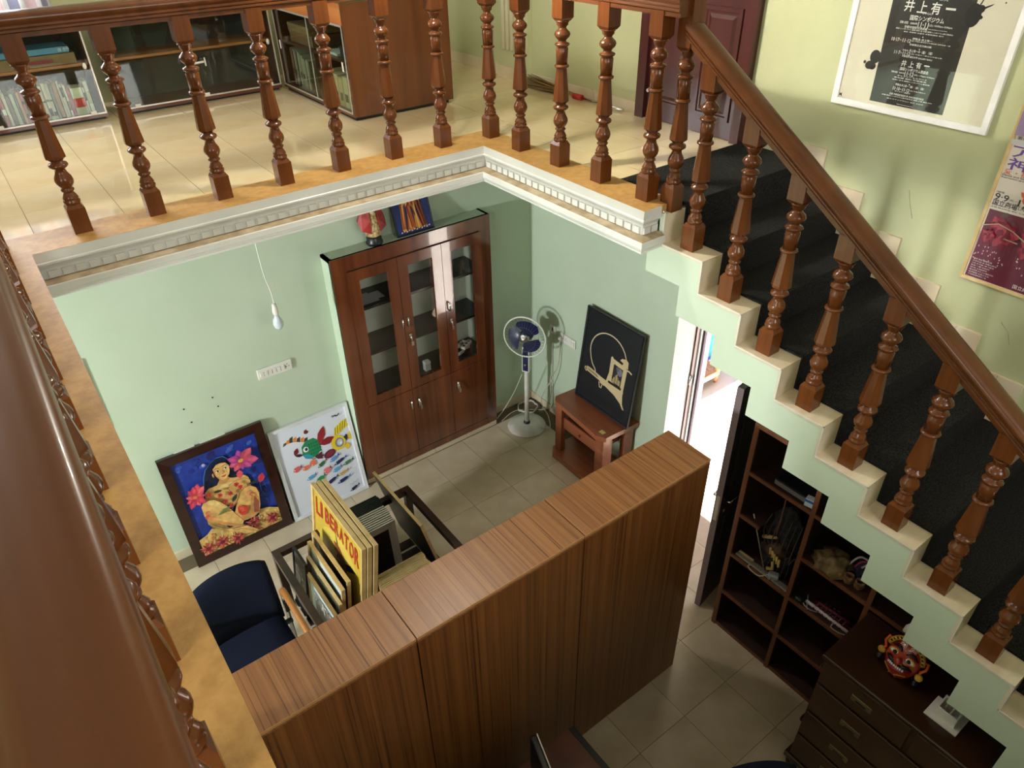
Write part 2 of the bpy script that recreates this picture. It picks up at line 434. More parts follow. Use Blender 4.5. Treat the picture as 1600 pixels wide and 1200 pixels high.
upper_tiles(-8, 4, 0, 7, -4.0, XW, 0.28, 3.2)
upper_tiles(0, 4, -3, 1, -0.03, XW, -1.09, 0.28)
upper_tiles(-8, -5, -12, 1, -4.0, -3.40, -6.0, 0.28)
# ochre stone curb around the void
cb = struct('trim_1', MB().box(-3.40, -0.03, VY1, 0.28, ZU-0.02, ZC), M['curb'])
build(MB().box(-3.40, VX0, -7.2, VY1, ZU-0.02, ZC), 'curb_stone', M['curb'], cb)
build(MB().box(VX1, -0.03, VYE, VY1, ZU-0.02, ZC), 'curb_stone', M['curb'], cb)
# white moulded fascia with dentils
prof = [(0.003, ZC-0.0015), (0.003, 2.852), (0.008, 2.848), (0.008, 2.838), (0.0, 2.832), (-0.012, 2.818), (-0.018, 2.806), (-0.018, 2.752),
        (0.048, 2.742), (0.052, 2.738), (0.052, 2.706), (0.044, 2.700), (0.040, 2.688), (0.028, 2.676), (0.028, 2.664), (-0.03, 2.664), (-0.03, ZC-0.003)]
cor = struct('trim_2', MB().sweep([(-0.155, VYE, 0), (VX1, VYE, 0), (VX1, VY1, 0), (VX0-0.04, VY1, 0)], [(-d if False else d, h) for d, h in [(p[0], p[1]) for p in prof]][::1]), M['white'])
M['dust'] = noisy('dusty_ledge', (150, 130, 100), (182, 166, 138), 14, 0.8)
build(MB().sweep([(-0.16, VYE, 0), (VX1, VYE, 0), (VX1, VY1, 0), (VX0-0.04, VY1, 0)], [(-0.016, 2.7535), (0.046, 2.7445), (0.046, 2.7425), (-0.016, 2.7505)]), 'dust_ledge', M['dust'], cor, label='tan dust settled on the moulding ledge')
dm = cam_scaled(MB().box(-0.024, 0.024, -0.012, 0, 0, 0.038).mesh('dentil')); dm.materials.append(M['white'])
x = VX1-0.04
while x > VX0: inst(dm, 'dentil', cor, (x, VY1+0.018, 2.758)); x -= 0.0665
y = VY1-0.04
while y > VYE+0.02: inst(dm, 'dentil', cor, (VX1+0.018, y, 2.758), rot=(0, 0, -PI/2)); y -= 0.0665
for x in (-0.25, -0.19): inst(dm, 'dentil', cor, (x, VYE+0.018, 2.758))

# ------------------------------------------------------------------ setting: walls
# stepped soffit profile of the stair (before the scaling about the camera) and its real heights
def soff(k): return 2.473-0.1955*k
def soff_y(k): return -1.78-0.2975*k
NS = 13
soffit = [(-1.506, 2.66), (-1.506, soff(0))]
for k in range(NS):
    soffit.append((soff_y(k), soff(k)))
    if k < NS-1: soffit.append((soff_y(k), soff(k+1)))
def soffit_z(y):
    for k in range(NS):
        if y >= up_y(soff_y(k)): return up_z(soff(k))
    return up_z(soff(NS-1))
upper(False)
ZL = up_z(2.66)     # ceiling height of the ground floor
XL = -7.6           # far left wall of the ground floor
wb = struct('wall_back', MB().box(XL, -1.40, YB, YB+0.3, 0, ZL).box(0.02, 0.80, YB, YB+0.3, 0, ZL).box(-1.40, 0.02, YB, YB+0.3, 2.19, ZL).box(-1.40, 0.02, YB+0.24, YB+0.3, 0, 2.19), M['paint_low'])
build(MB().box(-1.40, -1.375, 0.405, YB, 0.06, 2.19).box(-0.005, 0.02, 0.405, YB, 0.06, 2.19).box(-1.40, 0.02, 0.405, YB, 2.165, 2.19), 'niche_surround', M['paint_low'], wb)
for hx, hz in ((-2.62, 1.33), (-2.60, 1.20), (-2.41, 1.34), (-2.39, 1.25)):
    build(MB().lathe([(0, 0.006), (0.002, 0.006)], (hx, YB-0.001, hz), 8, Matrix.Rotation(PI/2, 3, 'X')), 'screw_hole', M['dark'], wb)
bb = struct('baseboard_back', MB().box(XL, -1.40, YB-0.012, YB, 0, 0.085), M['skirt'])
build(MB().box(0.02, XR, YB-0.012, YB, 0, 0.085), 'skirting_tile', M['skirt'], bb)
for k in range(4): build(MB().box(-1.398+0.355*k, -1.047+0.355*k, 0.408, YB, 0, 0.06), 'skirting_tile', M['skirt'], bb)
DY0, DY1, DZ = -1.22, -2.14, 2.03
prf = [(YB, ZL), (up_y(-1.506), ZL)] + [(up_y(a), up_z(b)-0.004) for a, b in soffit[1:]]
prf = [(YB, 0), (YB, ZL)] + prf[1:] + [(up_y(soff_y(NS-1)), 0), (DY1, 0), (DY1, DZ), (DY0, DZ), (DY0, 0)]
wr = struct('wall_right', MB().prism(prf, 'x', XR, 0.80), M['paint_low'])
br = struct('baseboard_right', MB().box(XR-0.012, XR, -1.22, YB-0.012, 0, 0.085), M['skirt'])
build(MB().box(XR-0.001, 0.80, DY0-0.002, DY0, 0, DZ), 'door_reveal', M['white'], wr, label='white painted doorway reveal')
struct('wall_left', MB().box(XL-0.2, XL, -7.2, -2.10, 0, ZL).box(XL-0.2, XL, -1.10, YB+0.3, 0, ZL).box(XL-0.2, XL, -2.10, -1.10, 0, 1.95).box(XL-0.2, XL, -2.10, -1.10, 2.80, ZL), M['paint_low'])
struct('wall_light_block', MB().box(XL, -3.36, -2.50, -2.36, 0, ZL), M['paint_low'])  # unseen wall added to keep the low window light off the front floor
struct('wall_front', MB().box(XL, 0.80, -7.4, -7.2, 0, ZL), M['paint_low'])
upper(True)
struct('ceiling', MB().box(-6.8, 1.4, -7.6, 3.4, 5.7, 5.8), M['ceiling'])
# upper walls
top = [(3.2, 5.7), (3.2, 2.66), (-1.506, 2.66)] + [(a, b) for a, b in soffit[1:]] + [(-7.2, soff(NS-1)), (-7.2, 5.7)]
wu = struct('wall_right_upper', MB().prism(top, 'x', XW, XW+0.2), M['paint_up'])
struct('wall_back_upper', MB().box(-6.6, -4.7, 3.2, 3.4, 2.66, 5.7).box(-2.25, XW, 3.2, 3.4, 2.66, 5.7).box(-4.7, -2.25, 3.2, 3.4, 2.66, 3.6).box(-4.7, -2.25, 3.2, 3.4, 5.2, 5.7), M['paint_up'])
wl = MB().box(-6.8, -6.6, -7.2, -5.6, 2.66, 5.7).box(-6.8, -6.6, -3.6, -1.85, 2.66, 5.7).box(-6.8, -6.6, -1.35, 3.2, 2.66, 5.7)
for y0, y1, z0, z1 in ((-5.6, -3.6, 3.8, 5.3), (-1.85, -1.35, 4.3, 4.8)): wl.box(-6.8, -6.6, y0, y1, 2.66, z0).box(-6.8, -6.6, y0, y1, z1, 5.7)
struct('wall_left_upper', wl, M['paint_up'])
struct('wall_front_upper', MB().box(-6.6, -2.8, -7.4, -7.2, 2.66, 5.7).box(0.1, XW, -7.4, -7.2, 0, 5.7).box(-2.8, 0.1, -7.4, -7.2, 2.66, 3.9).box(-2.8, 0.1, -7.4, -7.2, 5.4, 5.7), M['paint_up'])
# back window with striped curtain
wn = struct('window_1', MB().box(-4.7, -2.25, 3.22, 3.27, 3.6, 3.65).box(-4.7, -2.25, 3.22, 3.27, 5.15, 5.2).box(-4.7, -4.65, 3.22, 3.27, 3.65, 5.15).box(-2.3, -2.25, 3.22, 3.27, 3.65, 5.15).box(-3.5, -3.45, 3.22, 3.27, 3.65, 5.15), M['white'])
build(MB().box(-4.65, -3.5, 3.24, 3.246, 3.65, 5.15).box(-3.45, -2.3, 3.24, 3.246, 3.65, 5.15), 'pane', M['glass'], wn)
for k in range(5): build(MB().box(-4.4+0.45*k, -4.385+0.45*k, 3.30, 3.315, 3.65, 5.15), 'window_bar', M['white'], wn)
# pilaster with flutes on the upper right wall
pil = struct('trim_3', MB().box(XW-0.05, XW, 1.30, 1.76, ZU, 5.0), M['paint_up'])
for k in range(5): build(MB().lathe([(0, 0.022), (1.8, 0.022)], (XW-0.05, 1.40+0.065*k, 3.13), 8), 'flute', plain('pale_flute', (232, 228, 200), 0.5) if k == 0 else bpy.data.materials['pale_flute'], pil)
bu = struct('baseboard_upper', MB().box(XW-0.012, XW, 1.76, 3.2, ZU, ZU+0.10), M['skirt'])
for a, b in ((1.30, 1.76),): build(MB().box(XW-0.062, XW-0.05, a, b, ZU, ZU+0.10), 'skirting_tile', M['skirt'], bu)
for a, b in ((0.9, 1.30), (0.45, 0.895), (-0.09, 0.445)): build(MB().box(XW-0.012, XW, a, b, ZU, ZU+0.085), 'skirting_tile', M['skirt'], bu)

for pts in ([(-2.31, 2.89), (-2.335, 2.82), (-2.375, 2.735)], [(-3.03, 2.32), (-3.085, 2.275), (-3.115, 2.21)]):
    build(MB().tube([(XW-0.0005, y_, z_) for y_, z_ in pts], 0.0016, 4), 'plaster_crack', M['dust'], wu)
# ------------------------------------------------------------------ upper maroon door
d1 = struct('door_1', MB().box(XW-0.03, XW+0.0, -1.02, -0.16, ZU+0.004, 4.95), M['maroon'])
build(MB().box(XW-0.06, XW, -0.17, -0.085, ZU, 5.05).box(XW-0.06, XW, -1.09, -1.02, ZU, 5.05).box(XW-0.06, XW, -1.09, -0.085, 4.96, 5.05), 'door_frame', M['maroon'], d1)
def door_panel(y0, y1, z0, z1):
    mb = MB(); xf = XW-0.03
    o = [(y0,z0),(y1,z0),(y1,z1),(y0,z1)]; q = 0.035; r = 0.06
    def ring(ins, xx): return [mb.b.verts.new((xx, a, b)) for a, b in ((y0+ins,z0+ins),(y1-ins,z0+ins),(y1-ins,z1-ins),(y0+ins,z1-ins))]
    R = [ring(0, xf), ring(0.004, xf-0.012), ring(0.03, xf-0.012), ring(0.036, xf-0.002), ring(0.05, xf-0.002), ring(0.075, xf-0.012)]
    for A, B in zip(R, R[1:]):
        for i in range(4): mb.face([A[i], A[(i+1)%4], B[(i+1)%4], B[i]])
    mb.face(R[-1]); return mb
for y0, y1 in ((-0.97, -0.64), (-0.55, -0.22)):
    build(door_panel(y0, y1, 3.0, 3.72), 'door_panel', M['maroon'], d1); build(door_panel(y0, y1, 3.84, 4.8), 'door_panel', M['maroon'], d1)
build(MB().tube([(XW-0.03, -0.235, 3.10), (XW-0.07, -0.235, 3.10), (XW-0.09, -0.235, 3.10)], [0.008, 0.008, 0.014]), 'door_stopper', M['steel'], d1)
# grass broom lying by the skirting
br_ = thing('broom', 'grass broom with red band and silver handle lying along the upstairs skirting', 'broom', (1.08, 0.55, ZU))
mb = MB()
for k in range(70):
    t = random.random(); a = random.uniform(-1, 1)
    p0 = (1.075+a*0.012, 0.56, ZU+0.03+abs(a)*0.01); p1 = (1.09+a*0.045, 0.9+random.uniform(-.05,.1), ZU+0.02+0.04*t); p2 = (1.06+a*0.07+0.07*t, 1.22+0.25*t, ZU+0.012+0.09*t*t)
    mb.tube([p0, p1, p2], [0.004, 0.003, 0.001], 4)
b1 = build(mb, 'bristle', wood('dry_grass', (112, 86, 44), (150, 120, 66), 'y', 20, 0.9), br_); b1['kind'] = 'stuff'
build(MB().tube([(1.072, 0.60, ZU+0.03), (1.078, 0.50, ZU+0.03)], 0.024, 10), 'binding', colmat((170, 28, 30)), br_, label='red binding band')
build(MB().tube([(1.078, 0.50, ZU+0.028), (1.10, 0.03, ZU+0.018)], 0.014, 10), 'handle', M['chrome'], br_)

# ------------------------------------------------------------------ staircase
st = thing('staircase', 'green-sided staircase with cream marble steps and charcoal carpet', 'staircase', (XS, -1.6, 0), kind='structure')
body = [(-1.09, 2.66), (-1.09, 2.862), (-1.612, 2.862)]
for k in range(NS):
    y0, y1 = tread_y(k); body += [(y0+0.003, tread(k)-0.018), (y1+0.003, tread(k)-0.018)]
body += [(tread_y(NS-1)[1]+0.003, 0.0), (soff_y(NS-1), 0.0)] + soffit[::-1]
# drop the landing part that the upper floor already fills
body = [(-1.58, 2.66), (-1.58, 2.862), (-1.612, 2.862)] + body[3:]
build(MB().prism(body, 'x', XS, XW), 'stair_body', M['paint_low'], st)
for k in range(-1, NS):
    y0, y1 = tread_y(k)
    if k >= 0: build(MB().box(XS-0.004, 0.02, y1-0.004, y0, tread(k)-0.018, tread(k)), 'marble_tread', M['marble'], st)
    build(MB().box(XS-0.006, XS-0.001, y1-0.006, y1-0.001, tread(k+1), tread(k)-0.002).box(XS-0.006, XS-0.0035, y1-0.006, min(y0, -1.60), tread(k)-0.008, tread(k)-0.002), 'plaster_edge', M['white'], st)
    build(MB().box(XS-0.002, 0.018, y1-0.003, y1+0.010, tread(k+1), tread(k)-0.018), 'marble_riser', M['marble'], st)
# carpet runner
cp = [(-1.09, ZU), (-1.09, ZU+0.012), (-1.622, ZU+0.012)]
for k in range(NS):
    y0, y1 = tread_y(k); cp += [(y0-0.014, tread(k)+0.012), (y1-0.010, tread(k)+0.012), (y1-0.014, tread(k)+0.004)]
cp += [(tread_y(NS-1)[1]-0.014, 0.02), (tread_y(NS-1)[1], 0.02)]
for k in range(NS-1, -1, -1):
    y0, y1 = tread_y(k); cp += [(y1, tread(k)-0.01), (y0, tread(k)-0.01)]
cp += [(-1.615, ZU-0.003)]
mb = MB().prism(cp, 'x', 0.012, XW-0.002)
build(mb, 'carpet_runner', M['carpet'], st)
build(MB().box(-0.028, 0.012, -1.585, -1.09, ZU-0.001, ZU+0.012), 'carpet_runner', M['carpet'], st)
# stepped skirting of cream tiles against the wall
for k in range(-1, 8):
    zt = tread(k)+0.115; y0, y1 = tread_y(k); yy = y1-0.13
    build(MB().prism([(y1+0.01, tread(k)+0.01), (y1+0.01, zt), (yy, zt), (yy, tread(k+1)+0.115), (yy, tread(k+1)+0.012), (y1-0.016, tread(k+1)+0.012), (y1-0.016, tread(k)+0.01)], 'x', XW-0.016, XW), 'skirting_tile', M['skirt'], st)
    build(MB().box(XW-0.016, XW, y1+0.012, max(y1+0.012, y0-0.132), tread(k)+0.012, zt), 'skirting_tile', M['skirt'], st)

# ------------------------------------------------------------------ balusters and handrails
def baluster_mesh(top=0.985):
    mb = MB(); h = 0.045
    def block(z0, z1, ch0, ch1):
        def ring(z, s_): return [mb.b.verts.new(p) for p in ((-s_,-s_,z),(s_,-s_,z),(s_,s_,z),(-s_,s_,z))]
        rs = ([ring(z0, h*0.72)] if ch0 else []) + [ring(z0+(0.018 if ch0 else 0), h), ring(z1-(0.022 if ch1 else 0), h)] + ([ring(z1, h*0.72)] if ch1 else [])
        for A, B in zip(rs, rs[1:]):
            for i in range(4): mb.face([A[i], A[(i+1)%4], B[(i+1)%4], B[i]])
        mb.face(rs[0][::-1]); mb.face(rs[-1])
    block(0, 0.157, False, True)
    mb.lathe([(0.152,0.036),(0.158,0.041),(0.172,0.042),(0.178,0.035),(0.186,0.040),(0.198,0.034),(0.212,0.027),(0.218,0.024),(0.226,0.033),(0.233,0.033),(0.238,0.025),
              (0.250,0.034),(0.264,0.043),(0.280,0.046),(0.298,0.042),(0.320,0.030),(0.338,0.026),(0.346,0.034),(0.354,0.046),(0.362,0.048),(0.370,0.044),(0.377,0.030),(0.386,0.030)], seg=14)
    mb.lathe([(0.384,0.030),(0.400,0.051),(0.412,0.051),(0.592,0.033)], seg=8, smooth=False)
    mb.lathe([(0.590,0.034),(0.595,0.043),(0.601,0.045),(0.607,0.043),(0.612,0.034)], seg=14)
    mb.lathe([(0.611,0.034),(0.700,0.037),(0.708,0.031),(0.714,0.041),(0.721,0.046),(0.728,0.042),(0.734,0.026),(0.742,0.023),(0.750,0.031),(0.762,0.043),(0.775,0.048),(0.788,0.044),(0.800,0.031),
              (0.808,0.023),(0.816,0.024),(0.826,0.034),(0.836,0.034),(0.842,0.040),(0.850,0.041)], seg=14)
    block(0.847, top, True, False)
    me = cam_scaled(mb.mesh('baluster')); me.materials.append(M['baluster']); return me
BAL = baluster_mesh()
RP = [(0.040,0.0),(0.040,0.020),(0.050,0.026),(0.050,0.034),(0.046,0.038),(0.052,0.044),(0.052,0.052),(0.047,0.056),(0.055,0.066),(0.057,0.080),(0.053,0.094),(0.042,0.105),(0.022,0.1115),(0.0,0.113)]
RPROF = RP + [(-a, b) for a, b in RP[-2::-1]]
ZR = 3.868
bn = thing('gallery_banister', 'dark brown banister of turned balusters around the gallery opening', 'banister', (-3.25, 0.16, ZC-0.02))
build(MB().sweep([(-3.25, -7.1, ZR), (-3.25, 0.16, ZR), (-0.145, 0.16, ZR), (-0.145, -1.60, ZR)], RPROF, smooth=True).sharpen(38), 'handrail', M['rail'], bn)
zb = ZC-0.001
for k in range(8): inst(BAL, 'baluster', bn, (-0.128-0.388*k, 0.16 if k else 0.125, zb))
for y in (-0.255, -0.67, -1.06, -1.45): inst(BAL, 'baluster', bn, (-0.145, y, zb))
for k in range(18): inst(BAL, 'baluster', bn, (-3.25, -0.19-0.38*k, zb))
inst(BAL, 'baluster', bn, (-3.25, 0.16, zb))
sb = thing('stair_banister', 'brown stair banister with sloping glossy handrail on the marble steps', 'banister', (-0.07, -1.575, ZU))
zr = lambda y: 3.07 + 0.6464*(y+2.638)
build(MB().sweep([(-0.07, -1.59, zr(-1.59)), (-0.07, -5.9, zr(-5.9))], RPROF, smooth=True).sharpen(38), 'handrail', M['rail'], sb)
nb = baluster_mesh(1.36)
inst(nb, 'newel_post', sb, (-0.07, -1.575, ZU-0.02))
for k in range(NS): inst(BAL, 'baluster', sb, (-0.07, -1.762-RUN*k, tread(k)-0.001))

upper(False)
# ------------------------------------------------------------------ divider of striped teak cabinets
for n, (x0, x1, lb) in enumerate(((-3.34, -2.421, 'striped teak divider cabinet nearest the blue armchair'), (-2.417, -1.491, 'middle striped teak divider cabinet between two joints'), (-1.487, -0.5856, 'striped teak divider cabinet whose end faces the open doorway'))):
    t = thing('divider_cabinet', lb, 'cabinet', ((x0+x1)/2, -2.34, 0), group='tall teak cabinets dividing the ground floor')
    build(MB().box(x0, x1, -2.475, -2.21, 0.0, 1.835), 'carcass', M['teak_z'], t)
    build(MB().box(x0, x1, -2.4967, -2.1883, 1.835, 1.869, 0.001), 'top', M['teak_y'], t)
    build(MB().box(x0+0.001, x1, -2.4967, -2.4755, 0.0, 1.834), 'front_panel', M['teak_z'], t)
    build(MB().box(x0+0.001, x1, -2.2095, -2.1883, 0.0, 1.834), 'back_panel', M['teak_z'], t)
    build(MB().box(x0, x1, -2.4985, -2.4968, 1.853, 1.869), 'edge_band', M['band'], t)

# ------------------------------------------------------------------ built-in glazed wall cabinet
wc = thing('wall_cabinet', 'red-brown wall cabinet with three glazed doors over solid lower doors', 'cabinet', (-0.69, 0.40, 0.06))
def ring_boxes(mb, x0, x1, z0, z1, w, y0, y1, wb=None):
    wb = wb or w
    mb.box(x0, x0+w, y0, y1, z0, z1).box(x1-w, x1, y0, y1, z0, z1).box(x0+w, x1-w, y0, y1, z1-w, z1).box(x0+w, x1-w, y0, y1, z0, z0+wb); return mb
build(ring_boxes(MB(), -1.40, 0.02, 0.06, 2.19, 0.115, 0.40, 0.425, 0.07), 'face_frame', M['cab'], wc)
build(MB().box(-1.375, -0.005, YB+0.21, YB+0.238, 0.08, 2.16), 'back_board', plain('pale_cabinet_back', (226, 230, 216), 0.6), wc)
build(MB().box(-1.374, -1.36, 0.43, YB+0.21, 0.08, 2.16).box(-0.02, -0.006, 0.43, YB+0.21, 0.08, 2.16), 'side_board', plain('pale_cabinet_side', (206, 212, 196), 0.6), wc)
shm = plain('dark_laminate_shelf', (44, 36, 36), 0.3)
for z in (0.86, 1.28, 1.70): build(MB().box(-1.36, -0.02, 0.455, YB+0.20, z-0.022, z), 'shelf', shm, wc)
DX = ((-1.285, -0.872), (-0.868, -0.472), (-0.468, -0.085))
def key_lock(mb, x, y, z):
    mb.box(x-0.012, x+0.012, y-0.012, y, z-0.02, z+0.02).tube([(x, y-0.012, z), (x, y-0.024, z), (x+0.003, y-0.026, z-0.05)], 0.006, 6).box(x-0.006, x+0.016, y-0.03, y-0.024, z-0.085, z-0.045); return mb
def pull(mb, x, y, z, h=0.075):
    mb.tube([(x, y, z-h/2), (x, y-0.025, z-h/2), (x, y-0.025, z+h/2), (x, y, z+h/2)], 0.0065, 8); return mb
for n, (x0, x1) in enumerate(DX):
    d = build(ring_boxes(MB(), x0, x1, 0.835, 2.07, 0.088, 0.383, 0.405, 0.075), 'glazed_door', M['cab'], wc)
    build(MB().box(x0+0.08, x1-0.08, 0.394, 0.399, 0.90, 1.99), 'pane', M['glass'], d)
    hx = (-0.892, -0.84, -0.44)[n]
    build(pull(MB(), hx, 0.383, 1.50), 'handle', M['chrome'], d, label='chrome pull handle')
    if n: build(key_lock(MB(), hx+0.008, 0.383, 1.36), 'key', M['chrome'], d, label='key hanging in the lock')
for n, (x0, x1) in enumerate(DX):
    d = build(MB().box(x0, x1, 0.383, 0.405, 0.15, 0.828, 0.003), 'lower_door', M['cab'], wc)
    hx = (-0.90, -0.828, -0.42)[n]
    build(pull(MB(), hx, 0.383, 0.685), 'handle', M['chrome'], d, label='chrome pull handle')
    if n: build(key_lock(MB(), hx+0.012, 0.383, 0.69), 'key', M['chrome'], d, label='key hanging in the lock')
p = thing('paper_sheet', 'loose printed papers on the left top shelf inside the wall cabinet', 'papers', (-1.08, 0.58, 1.70))
mb = MB()
for k, (dx, dy) in enumerate(((0, 0), (0.06, 0.03), (-0.03, 0.05))): mb.box(-1.17+dx, -1.0+dx, 0.50+dy, 0.62+dy, 1.7005+0.002*k, 1.702+0.002*k)
build(mb, 'sheet', plain('grey_paper', (170, 172, 168), 0.8), p)
def coil(c, r, turns, rise, ph=0, sq=1.0, n=18):
    return [(c[0]+(r+0.012*math.sin(5*a+ph))*math.cos(a+ph), c[1]+sq*(r+0.01*math.cos(3*a))*math.sin(a+ph), c[2]+rise*a/(2*PI*turns)+0.004*math.sin(7*a)) for a in [2*PI*turns*k/(n*turns) for k in range(n*turns+1)]]
cc = build(MB().tube(coil((-0.27, 0.60, 0.872), 0.075, 4, 0.03), 0.006, 6).tube(coil((-0.17, 0.62, 0.872), 0.05, 3, 0.04, 1.2), 0.006, 6), 'cable_coil', M['wire']); tag(cc, 'white cable coiled on the right bottom shelf in the wall cabinet', 'cable')
t = thing('power_strip', 'white power strip lying on the cable coil in the wall cabinet', 'power strip', (-0.18, 0.56, 0.915), (0, 0, 0.5))
build(MB().box(-0.07, 0.07, -0.022, 0.022, 0, 0.028, 0.004), 'housing', M['plastic'], t, False)
for k in range(3): build(MB().lathe([(0.028, 0.012), (0.030, 0.012)], (-0.045+0.045*k, 0, 0), 10), 'socket', M['dark'], t, False)
t = thing('small_box', 'small pale box on the middle bottom shelf in the wall cabinet', 'box', (-0.62, 0.52, 0.86))
build(MB().box(-0.655, -0.60, 0.50, 0.55, 0.8605, 0.95, 0.003), 'carton', M['offwhite'], t); build(MB().box(-0.656, -0.599, 0.499, 0.551, 0.93, 0.952, 0.003), 'lid', M['plastic'], t)

# statuette and icon on the cabinet ledge
t = thing('religious_statuette', 'robed religious statuette in red and gold on black base, atop the wall cabinet', 'statuette', (-0.99, 0.475, 2.19))
build(MB().lathe([(0, 0.062), (0.02, 0.066), (0.035, 0.058), (0.06, 0.058), (0.065, 0.05)], seg=8), 'plinth', M['black'], t, False)
gold = noisy('gold_brocade', (120, 92, 50), (214, 190, 140), 60, 0.5, 2)
red = noisy('red_robe', (120, 24, 28), (176, 52, 48), 20, 0.55)
mb = MB(); prof = [(0.064, 0.05), (0.075, 0.072), (0.12, 0.074), (0.17, 0.062), (0.22, 0.052), (0.27, 0.046), (0.31, 0.030), (0.325, 0.016)]
mb.lathe([(z, r*0.82) for z, r in prof], seg=16); build(mb, 'gown', gold, t, False)
mb = MB()
for s_ in (-1, 1):
    pts = [(s_*0.035, -0.05, 0.10), (s_*0.10, -0.03, 0.13), (s_*0.112, 0.01, 0.19), (s_*0.07, 0.0, 0.30), (s_*0.03, -0.02, 0.31), (s_*0.035, -0.052, 0.2)]
    f = [mb.b.verts.new(q) for q in pts]; bk = [mb.b.verts.new((q[0]*0.92, q[1]+0.03, q[2])) for q in pts]
    mb.face(f); mb.face(bk[::-1])
    for i in range(6): mb.face([f[i], f[(i+1)%6], bk[(i+1)%6], bk[i]])
build(mb, 'mantle', red, t, False)
build(MB().ball((0, -0.005, 0.352), 0.03, (0.9, 0.95, 1.1)), 'head', plain('painted_skin', (196, 150, 120), 0.5), t, False)
build(MB().lathe([(0.372, 0.026), (0.385, 0.032), (0.41, 0.024), (0.425, 0.006)], seg=10), 'crown', M['brass'], t, False)
t = thing('framed_icon', 'small blue framed icon with golden pleats leaning beside the statuette', 'picture', (-0.643, 0.452, 2.19), (-0.30, 0, 0.0))
build(frame_bars(0.33, 0.42, 0.014, 0.014), 'frame', plain('navy_frame', (20, 22, 40), 0.4), t, False)
a = Art(); a.rect(-0.155, 0.01, 0.155, 0.41, (34, 48, 112))
rnd = random.Random(3)
for k in range(60):
    u = rnd.uniform(-1, 1); z0 = 0.03+0.02*rnd.random(); ln = 0.2+0.15*rnd.random(); xb = 0.11*u; xt = 0.05*u+0.03*math.sin(9*u)
    cl = rnd.choice(((96, 34, 22), (160, 76, 30), (206, 132, 54), (126, 52, 26), (224, 168, 92)))
    a.poly([(xb-0.006, z0), (xb+0.008, z0), (xt+0.004, z0+ln), (xt-0.003, z0+ln)], cl)
for k in range(14): a.petal(0.0, 0.33, 0.13, 0.012, 200+k*10, rnd.choice(((196, 120, 50), (120, 50, 30), (226, 176, 110))))
for k in range(12): a.ell(-0.12+0.022*k, 0.028+0.006*(k % 2), 0.008, 0.005, (226, 190, 150), 20)
a.build('print', M['printgloss'], t, -0.006)

# ------------------------------------------------------------------ wall fittings
sp = thing('switch_panel', 'white switch panel with a socket on the back wall above the paintings', 'switch panel', (-1.923, YB, 1.39))
build(MB().box(-2.058, -1.787, YB-0.018, YB-0.001, 1.345, 1.437, 0.006), 'cover_plate', M['plastic'], sp)
for k in range(6): build(MB().box(-2.04+0.033*k, -2.014+0.033*k, YB-0.025, YB-0.017, 1.37, 1.412, 0.002), 'switch', M['plastic'], sp)
for dx, dz in ((0, 0.014), (-0.011, -0.006), (0.011, -0.006)): build(MB().lathe([(0, 0.004), (0.001, 0.004)], (-1.825+dx, YB-0.0185, 1.392+dz), 8, Matrix.Rotation(PI/2, 3, 'X')), 'socket_hole', M['dark'], sp)
op = thing('outlet_panel', 'white outlet panel on the right wall beside the fan shadow', 'outlet', (XR, 0.0, 0.95))
build(MB().box(XR-0.016, XR-0.001, -0.105, 0.115, 0.91, 0.998, 0.005), 'cover_plate', M['plastic'], op)
for k in range(2): build(MB().box(XR-0.023, XR-0.015, -0.09+0.034*k, -0.063+0.034*k, 0.935, 0.975, 0.002), 'switch', M['plastic'], op)
for dy, dz in ((0, 0.014), (-0.012, -0.006), (0.012, -0.006)): build(MB().lathe([(0, 0.004), (0.001, 0.004)], (XR-0.0165, 0.02+dy, 0.955+dz), 8, Matrix.Rotation(PI/2, 3, 'Y')), 'socket_hole', M['dark'], op)
build(MB().lathe([(0, 0.017), (0.03, 0.014), (0.04, 0.006)], (XR-0.016, 0.083, 0.952), 12, Matrix.Rotation(-PI/2, 3, 'Y')), 'plug', M['plastic'], op)
op2 = thing('telephone_socket', 'small square socket with a dark slot on the right wall behind the fan', 'socket', (XR, 0.215, 0.97))
build(MB().box(XR-0.012, XR-0.001, 0.18, 0.262, 0.93, 1.02, 0.004), 'cover_plate', M['plastic'], op2)
build(MB().box(XR-0.014, XR-0.0115, 0.213, 0.229, 0.955, 0.995), 'slot', M['dark'], op2)
wirepath = lambda pts, n=8: [tuple(sum(Vector(pts[min(max(i+o, 0), len(pts)-1)])[a]*w for o, w in zip((-1, 0, 1, 2), ((-t+2*t*t-t**3)/2, (2-5*t*t+3*t**3)/2, (t+4*t*t-3*t**3)/2, (t**3-t*t)/2)) for a in [ax]) for ax in range(3)) for i in range(len(pts)-1) for t in [q/n for q in range(n)]] + [tuple(pts[-1])]
for k, pts in enumerate(([(XR-0.03, 0.085, 0.94), (XR-0.05, 0.10, 0.6), (0.42, 0.2, 0.25), (0.46, 0.14, 0.05), (0.38, 0.02, 0.012), (0.30, 0.06, 0.03)],
                         [(XR-0.01, 0.22, 0.93), (XR-0.014, 0.215, 0.5), (XR-0.014, 0.20, 0.15), (XR-0.03, 0.28, 0.012), (0.3, 0.45, 0.01), (0.08, 0.40, 0.01)],
                         [(XR-0.01, 0.10, 0.95), (XR-0.012, 0.14, 0.6), (XR-0.015, 0.24, 0.4), (XR-0.02, 0.2, 0.1), (XR-0.05, 0.32, 0.01)])):
    o = build(MB().tube(wirepath(pts), 0.0045, 6), 'power_cable', M['wire']); tag(o, ('pale cable looping from the outlet panel to the fan base', 'pale cable from the small socket along the corner floor', 'thin pale cable hanging down the wall behind the fan')[k], 'cable', 'cables around the pedestal fan')
